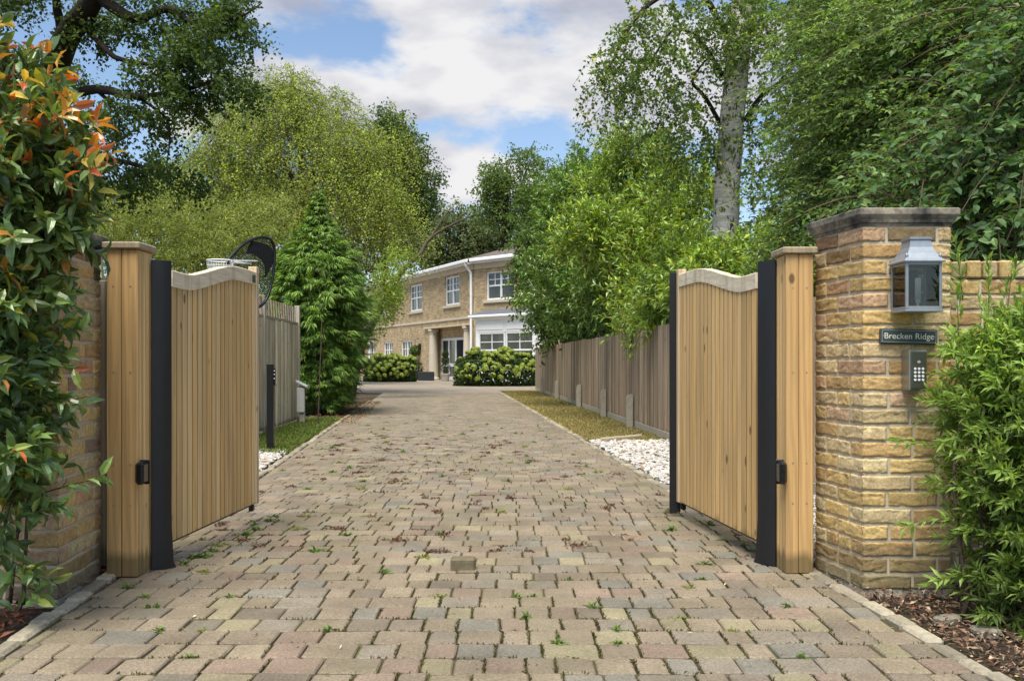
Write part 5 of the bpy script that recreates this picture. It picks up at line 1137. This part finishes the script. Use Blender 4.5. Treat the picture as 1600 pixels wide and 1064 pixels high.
# tall shoots of the same shrub are part of it
shr = [o for o in bpy.data.objects if o.name == 'leafy_shrub'][0]
lb = LB(); tw = LB(); S = np.array([tuple(at(*q)) for q in [(1500, 560, 4.15), (1530, 560, 4.1), (1505, 470, 4.15), (1545, 500, 4.1), (1480, 700, 4.1), (1500, 820, 4.0), (1520, 900, 3.95), (1500, 640, 4.1), (1575, 480, 4.1)]]); D = np.array([(-.05, 0, 1), (.05, 0, 1), (-.12, 0, 1), (.0, 0, 1), (-.9, 0, .35), (-.9, 0, .3), (-.9, -.2, .1), (-1, 0, .5), (.1, 0, 1)], float)
sprays(lb, S, D, np.array([.30, .24, .27, .25, .24, .22, .2, .18, .2]), np.array([.0, .0, .02, 0, .25, .3, .2, .2, 0]), 26, .06, .014, [((.14, .2, .05), 3), ((.1, .17, .03), 3)], ang=.6, kind='fold', tw=tw, twr=.003, up=.4); lb.build('foliage', M['leaf'], shr); tw.build('twig', M['twig'], shr)

# --- red tipped photinia at the left
PB = [(0, 130, 3.95, 44, 50, .2), (40, 190, 3.95, 56, 56, .22), (0, 230, 3.9, 70, 70, .25), (66, 265, 3.95, 46, 50, .2), (20, 330, 3.9, 70, 70, .25), (70, 335, 4.0, 40, 44, .15), (-5, 430, 3.85, 56, 70, .22), (40, 410, 3.95, 50, 46, .2), (-10, 530, 3.8, 50, 60, .2), (30, 590, 3.85, 34, 36, .15), (-10, 640, 3.75, 44, 60, .2), (0, 740, 3.75, 40, 50, .18), (-8, 820, 3.75, 34, 44, .16), (30, 770, 3.85, 28, 30, .12), (0, 870, 3.72, 28, 22, .1), (-40, 300, 3.9, 60, 150, .3), (-40, 600, 3.8, 60, 150, .3)]
def phcol(P, t, C):
    tipness = np.clip((P[:, 2] - 1.62) / .4, 0, 1) * (t > .72) * .62 + (t > .85) * .07
    red = pick([((.26, .075, .02), 2), ((.30, .13, .025), 3), ((.25, .18, .03), 3), ((.17, .045, .018), 1)], len(P)); s = (rng.random(len(P)) < tipness)[:, None]
    return np.where(s, red, C)
PP = [((.055, .095, .028), 5), ((.085, .13, .038), 4), ((.038, .066, .021), 3), ((.12, .15, .035), 1.2), ((.26, .25, .03), .25)]
ph = shrub('photinia', 'shrub', 'red tipped glossy shrub at the left edge in front of the brick pillar', gp(-15, 935), PB, 430, .088, .034, PP, 15, (.12, .24), .08, .85, 'fine', 'glossleaf', lo=.2, upb=.45, stems=8, r=.009, up=.55, colfun=phcol, jit=.35, curl=.22, twr=.003)
lb = LB(); tw = LB(); S = np.array([tuple(at(*q)) for q in [(66, 770, 3.9), (40, 800, 3.85), (70, 350, 3.95), (76, 300, 3.95), (30, 130, 3.95), (84, 230, 3.95), (50, 470, 3.95), (30, 640, 3.85), (40, 560, 3.9), (70, 190, 3.95), (5, 120, 3.95), (90, 330, 4.0)]]); D = np.array([(.9, -.1, .28), (.8, -.2, .1), (1, 0, .1), (.9, 0, .5), (.3, 0, 1), (.7, 0, .7), (.9, 0, .25), (.8, 0, .3), (.9, 0, -.1), (.55, 0, 1), (-.1, 0, 1), (1, 0, -.2)], float)
sprays(lb, S, D, np.array([.25, .2, .2, .2, .14, .16, .18, .18, .2, .15, .12, .15]), .05, 10, .088, .033, PP, ang=.7, kind='fine', tw=tw, twr=.004, up=.6, curl=.2, colfun=phcol, t0=.35); lb.build('foliage', M['glossleaf'], ph); tw.build('twig', M['twig'], ph)

# --- hydrangeas in front of the house
def hydrangea(px0, px1, pyt, Yc, base_y, n, label):
    b = at((px0 + px1) / 2, 600, Yc); base = Vector((b.x, Yc, 0)); t = thing('hydrangea', label, 'shrub', base); hw = (px1 - px0) / 2 * Yc / F; ztop = H + (HZ - pyt) / F * Yc
    mb = MB()
    for i in range(7): x = random.uniform(-.8, .8) * hw; limb(mb, [base + Vector((x * .8, 0, 0)), base + Vector((x, 0, ztop * .8))], .03, .012, 5)
    obj('stem', mb, M['bark'], t)
    m_ = 5200; u = rng.uniform(-1, 1, m_); a = rng.uniform(-1.3, 1.9, m_); rr = rng.uniform(.65, 1, m_); hh = ztop * (1 - .25 * u ** 4) * (1 + .07 * np.sin(u * 9)); ex = np.clip(1.04 - abs(u) ** 5, .3, 1)
    P = np.stack([base.x + u * hw, Yc - np.cos(a) * 1.1 * rr * ex, np.clip(hh * (.42 + .56 * np.sin(a)) * (.55 + .45 * rr), .04, None)], 1)
    lb = LB(); d = nrm(np.stack([u * .3, -np.cos(a), np.sin(a)], 1)); C = np.concatenate([pick([((.05, .09, .018), 4), ((.075, .125, .022), 3), ((.03, .06, .014), 3)], m_) * rng.uniform(.7, 1.3, (m_, 1)), rng.random((m_, 1))], 1)
    leaves(lb, P, nrm(d * .4 + rng.normal(0, .5, d.shape) - UP * .2), nrm(d + UP * .3 + rng.normal(0, .3, d.shape)), .16, .1, C, 'fold', .2); lb.build('foliage', M['leaf'], t)
    # flower heads: domes of small florets, one mesh shared by all heads
    k = 110; q = nrm(rng.normal(size=(k, 3))); q[:, 2] = abs(q[:, 2]) * .9 - .25; C = np.concatenate([pick([((.36, .43, .08), 3), ((.43, .48, .15), 2), ((.25, .34, .05), 3)], k) * rng.uniform(.8, 1.15, (k, 1)), rng.random((k, 1))], 1); lb = LB()
    leaves(lb, np.array(base)[None] + q * .105 - np.cross(q, UP) * .02, nrm(np.cross(q, rng.normal(size=(k, 3)))), q, .065, .062, C, 'quad', .1); h0 = lb.build('flower_head', M['flower'], t)
    for i in range(n):
        o = h0 if i == 0 else h0.copy()
        if i: COL.objects.link(o); o.parent = t
        uu = rng.uniform(-.97, .97); aa = rng.uniform(.0, 1.75) if i % 4 else rng.uniform(-.6, .3); H_ = ztop * (1 - .25 * uu ** 4) * (1 + .07 * math.sin(uu * 9)); e_ = max(.3, min(1, 1.04 - abs(uu) ** 5))
        o.location = (uu * hw, -math.cos(aa) * 1.26 * e_, max(.15, H_ * (.46 + .60 * math.sin(aa)))); s_ = rng.uniform(.75, 1.25); o.scale = (s_, s_, s_); o.rotation_euler = (math.cos(aa) * .8, 0, rng.uniform(0, 6))
    return t
hydrangea(712, 842, 551, 43, 605, 100, 'wide hydrangea bank with lime flower heads below the bay window')
hydrangea(571, 650, 557, 52, 596, 90, 'smaller hydrangea bank with lime flower heads left of the porch')

# --- weeds in the paving joints
def weed(kind):
    lb = LB(); k = 16 if kind == 'g' else 34
    if kind == 'g': C = pick([((.10, .19, .025), 3), ((.16, .24, .04), 2), ((.07, .13, .02), 2)], k); P = rng.normal(0, .012, (k, 3)) * np.array([1, 1, .2]); P[:, 2] = abs(P[:, 2]); D = nrm(rng.normal(0, .7, (k, 3)) + UP * .75); L, W_ = .045, .014
    elif kind == 'y': C = pick([((.22, .24, .04), 3), ((.16, .2, .03), 2)], k); P = rng.normal(0, .02, (k, 3)) * np.array([1.4, 1, .1]); P[:, 2] = abs(P[:, 2]); D = nrm(rng.normal(0, .8, (k, 3)) + UP * .4); L, W_ = .028, .012
    else: C = pick([((.13, .055, .035), 3), ((.09, .05, .03), 3), ((.17, .08, .045), 1)], k); P = rng.normal(0, .02, (k, 3)) * np.array([1.4, .9, .2]); P[:, 2] = abs(P[:, 2]); D = nrm(rng.normal(0, .8, (k, 3)) + UP * .3); L, W_ = .02, .011
    C = np.concatenate([C * rng.uniform(.75, 1.25, (k, 1)), rng.random((k, 1))], 1); D[:, 2] = abs(D[:, 2])
    leaves(lb, P, D, rng.normal(0, .3, (k, 3)) + UP, L * rng.uniform(.6, 1.3, k), W_, C, 'fold', .2); return lb
lab = {'g': ('weed', 'small fresh green weed growing from a joint of the paving', 'green weeds in the paving joints'), 'y': ('moss_tuft', 'low yellow green moss tuft growing in a joint of the paving', 'yellow green tufts in the paving joints'), 'r': ('sedum_tuft', 'low reddish brown creeping tuft growing in a joint of the paving', 'red brown tufts in the paving joints')}
for kind, n in (('g', 120), ('y', 70), ('r', 210)):
    protos = []
    for i in range(n):
        if len(protos) < 4:
            o = weed(kind).build(lab[kind][0], M['grass'], label=lab[kind][1], cat='weed', group=lab[kind][2]); protos.append(o)
        else:
            o = protos[i % 4].copy(); COL.objects.link(o)
        Y = 3.4 + 15.5 * rng.random() ** (1.25 if kind == 'g' else .9)
        if kind == 'r': Y = 5.2 + 8.5 * rng.random()
        a, b = kerbL(Y) + .12, kerbR(Y) - .12
        q = rng.random() if kind == 'g' else np.clip(rng.choice([rng.normal(.2, .12), rng.normal(.55, .14), rng.random()]), 0, 1)
        xx = a + (b - a) * q
        if kind == 'g' and i < 14: Y = 5.0 + 1.3 * i / 13; xx = -1.74 + .05 * (Y - 5) + rng.uniform(0, .1)
        if kind == 'g' and 14 <= i < 22: Y = 9 + 7 * rng.random(); xx = kerbL(Y) + .15
        o.location = (xx, Y, -.002); Y = min(ROWS, key=lambda v: abs(v - Y)); o.location.y = Y; s_ = rng.uniform(.4, 1.15) * (1.15 if kind == 'r' else 1) * (.75 if Y < 4.8 else 1.05); o.scale = (s_, s_, s_ * rng.uniform(.5, 1.0)); o.rotation_euler = (0, 0, rng.uniform(0, 6.28))
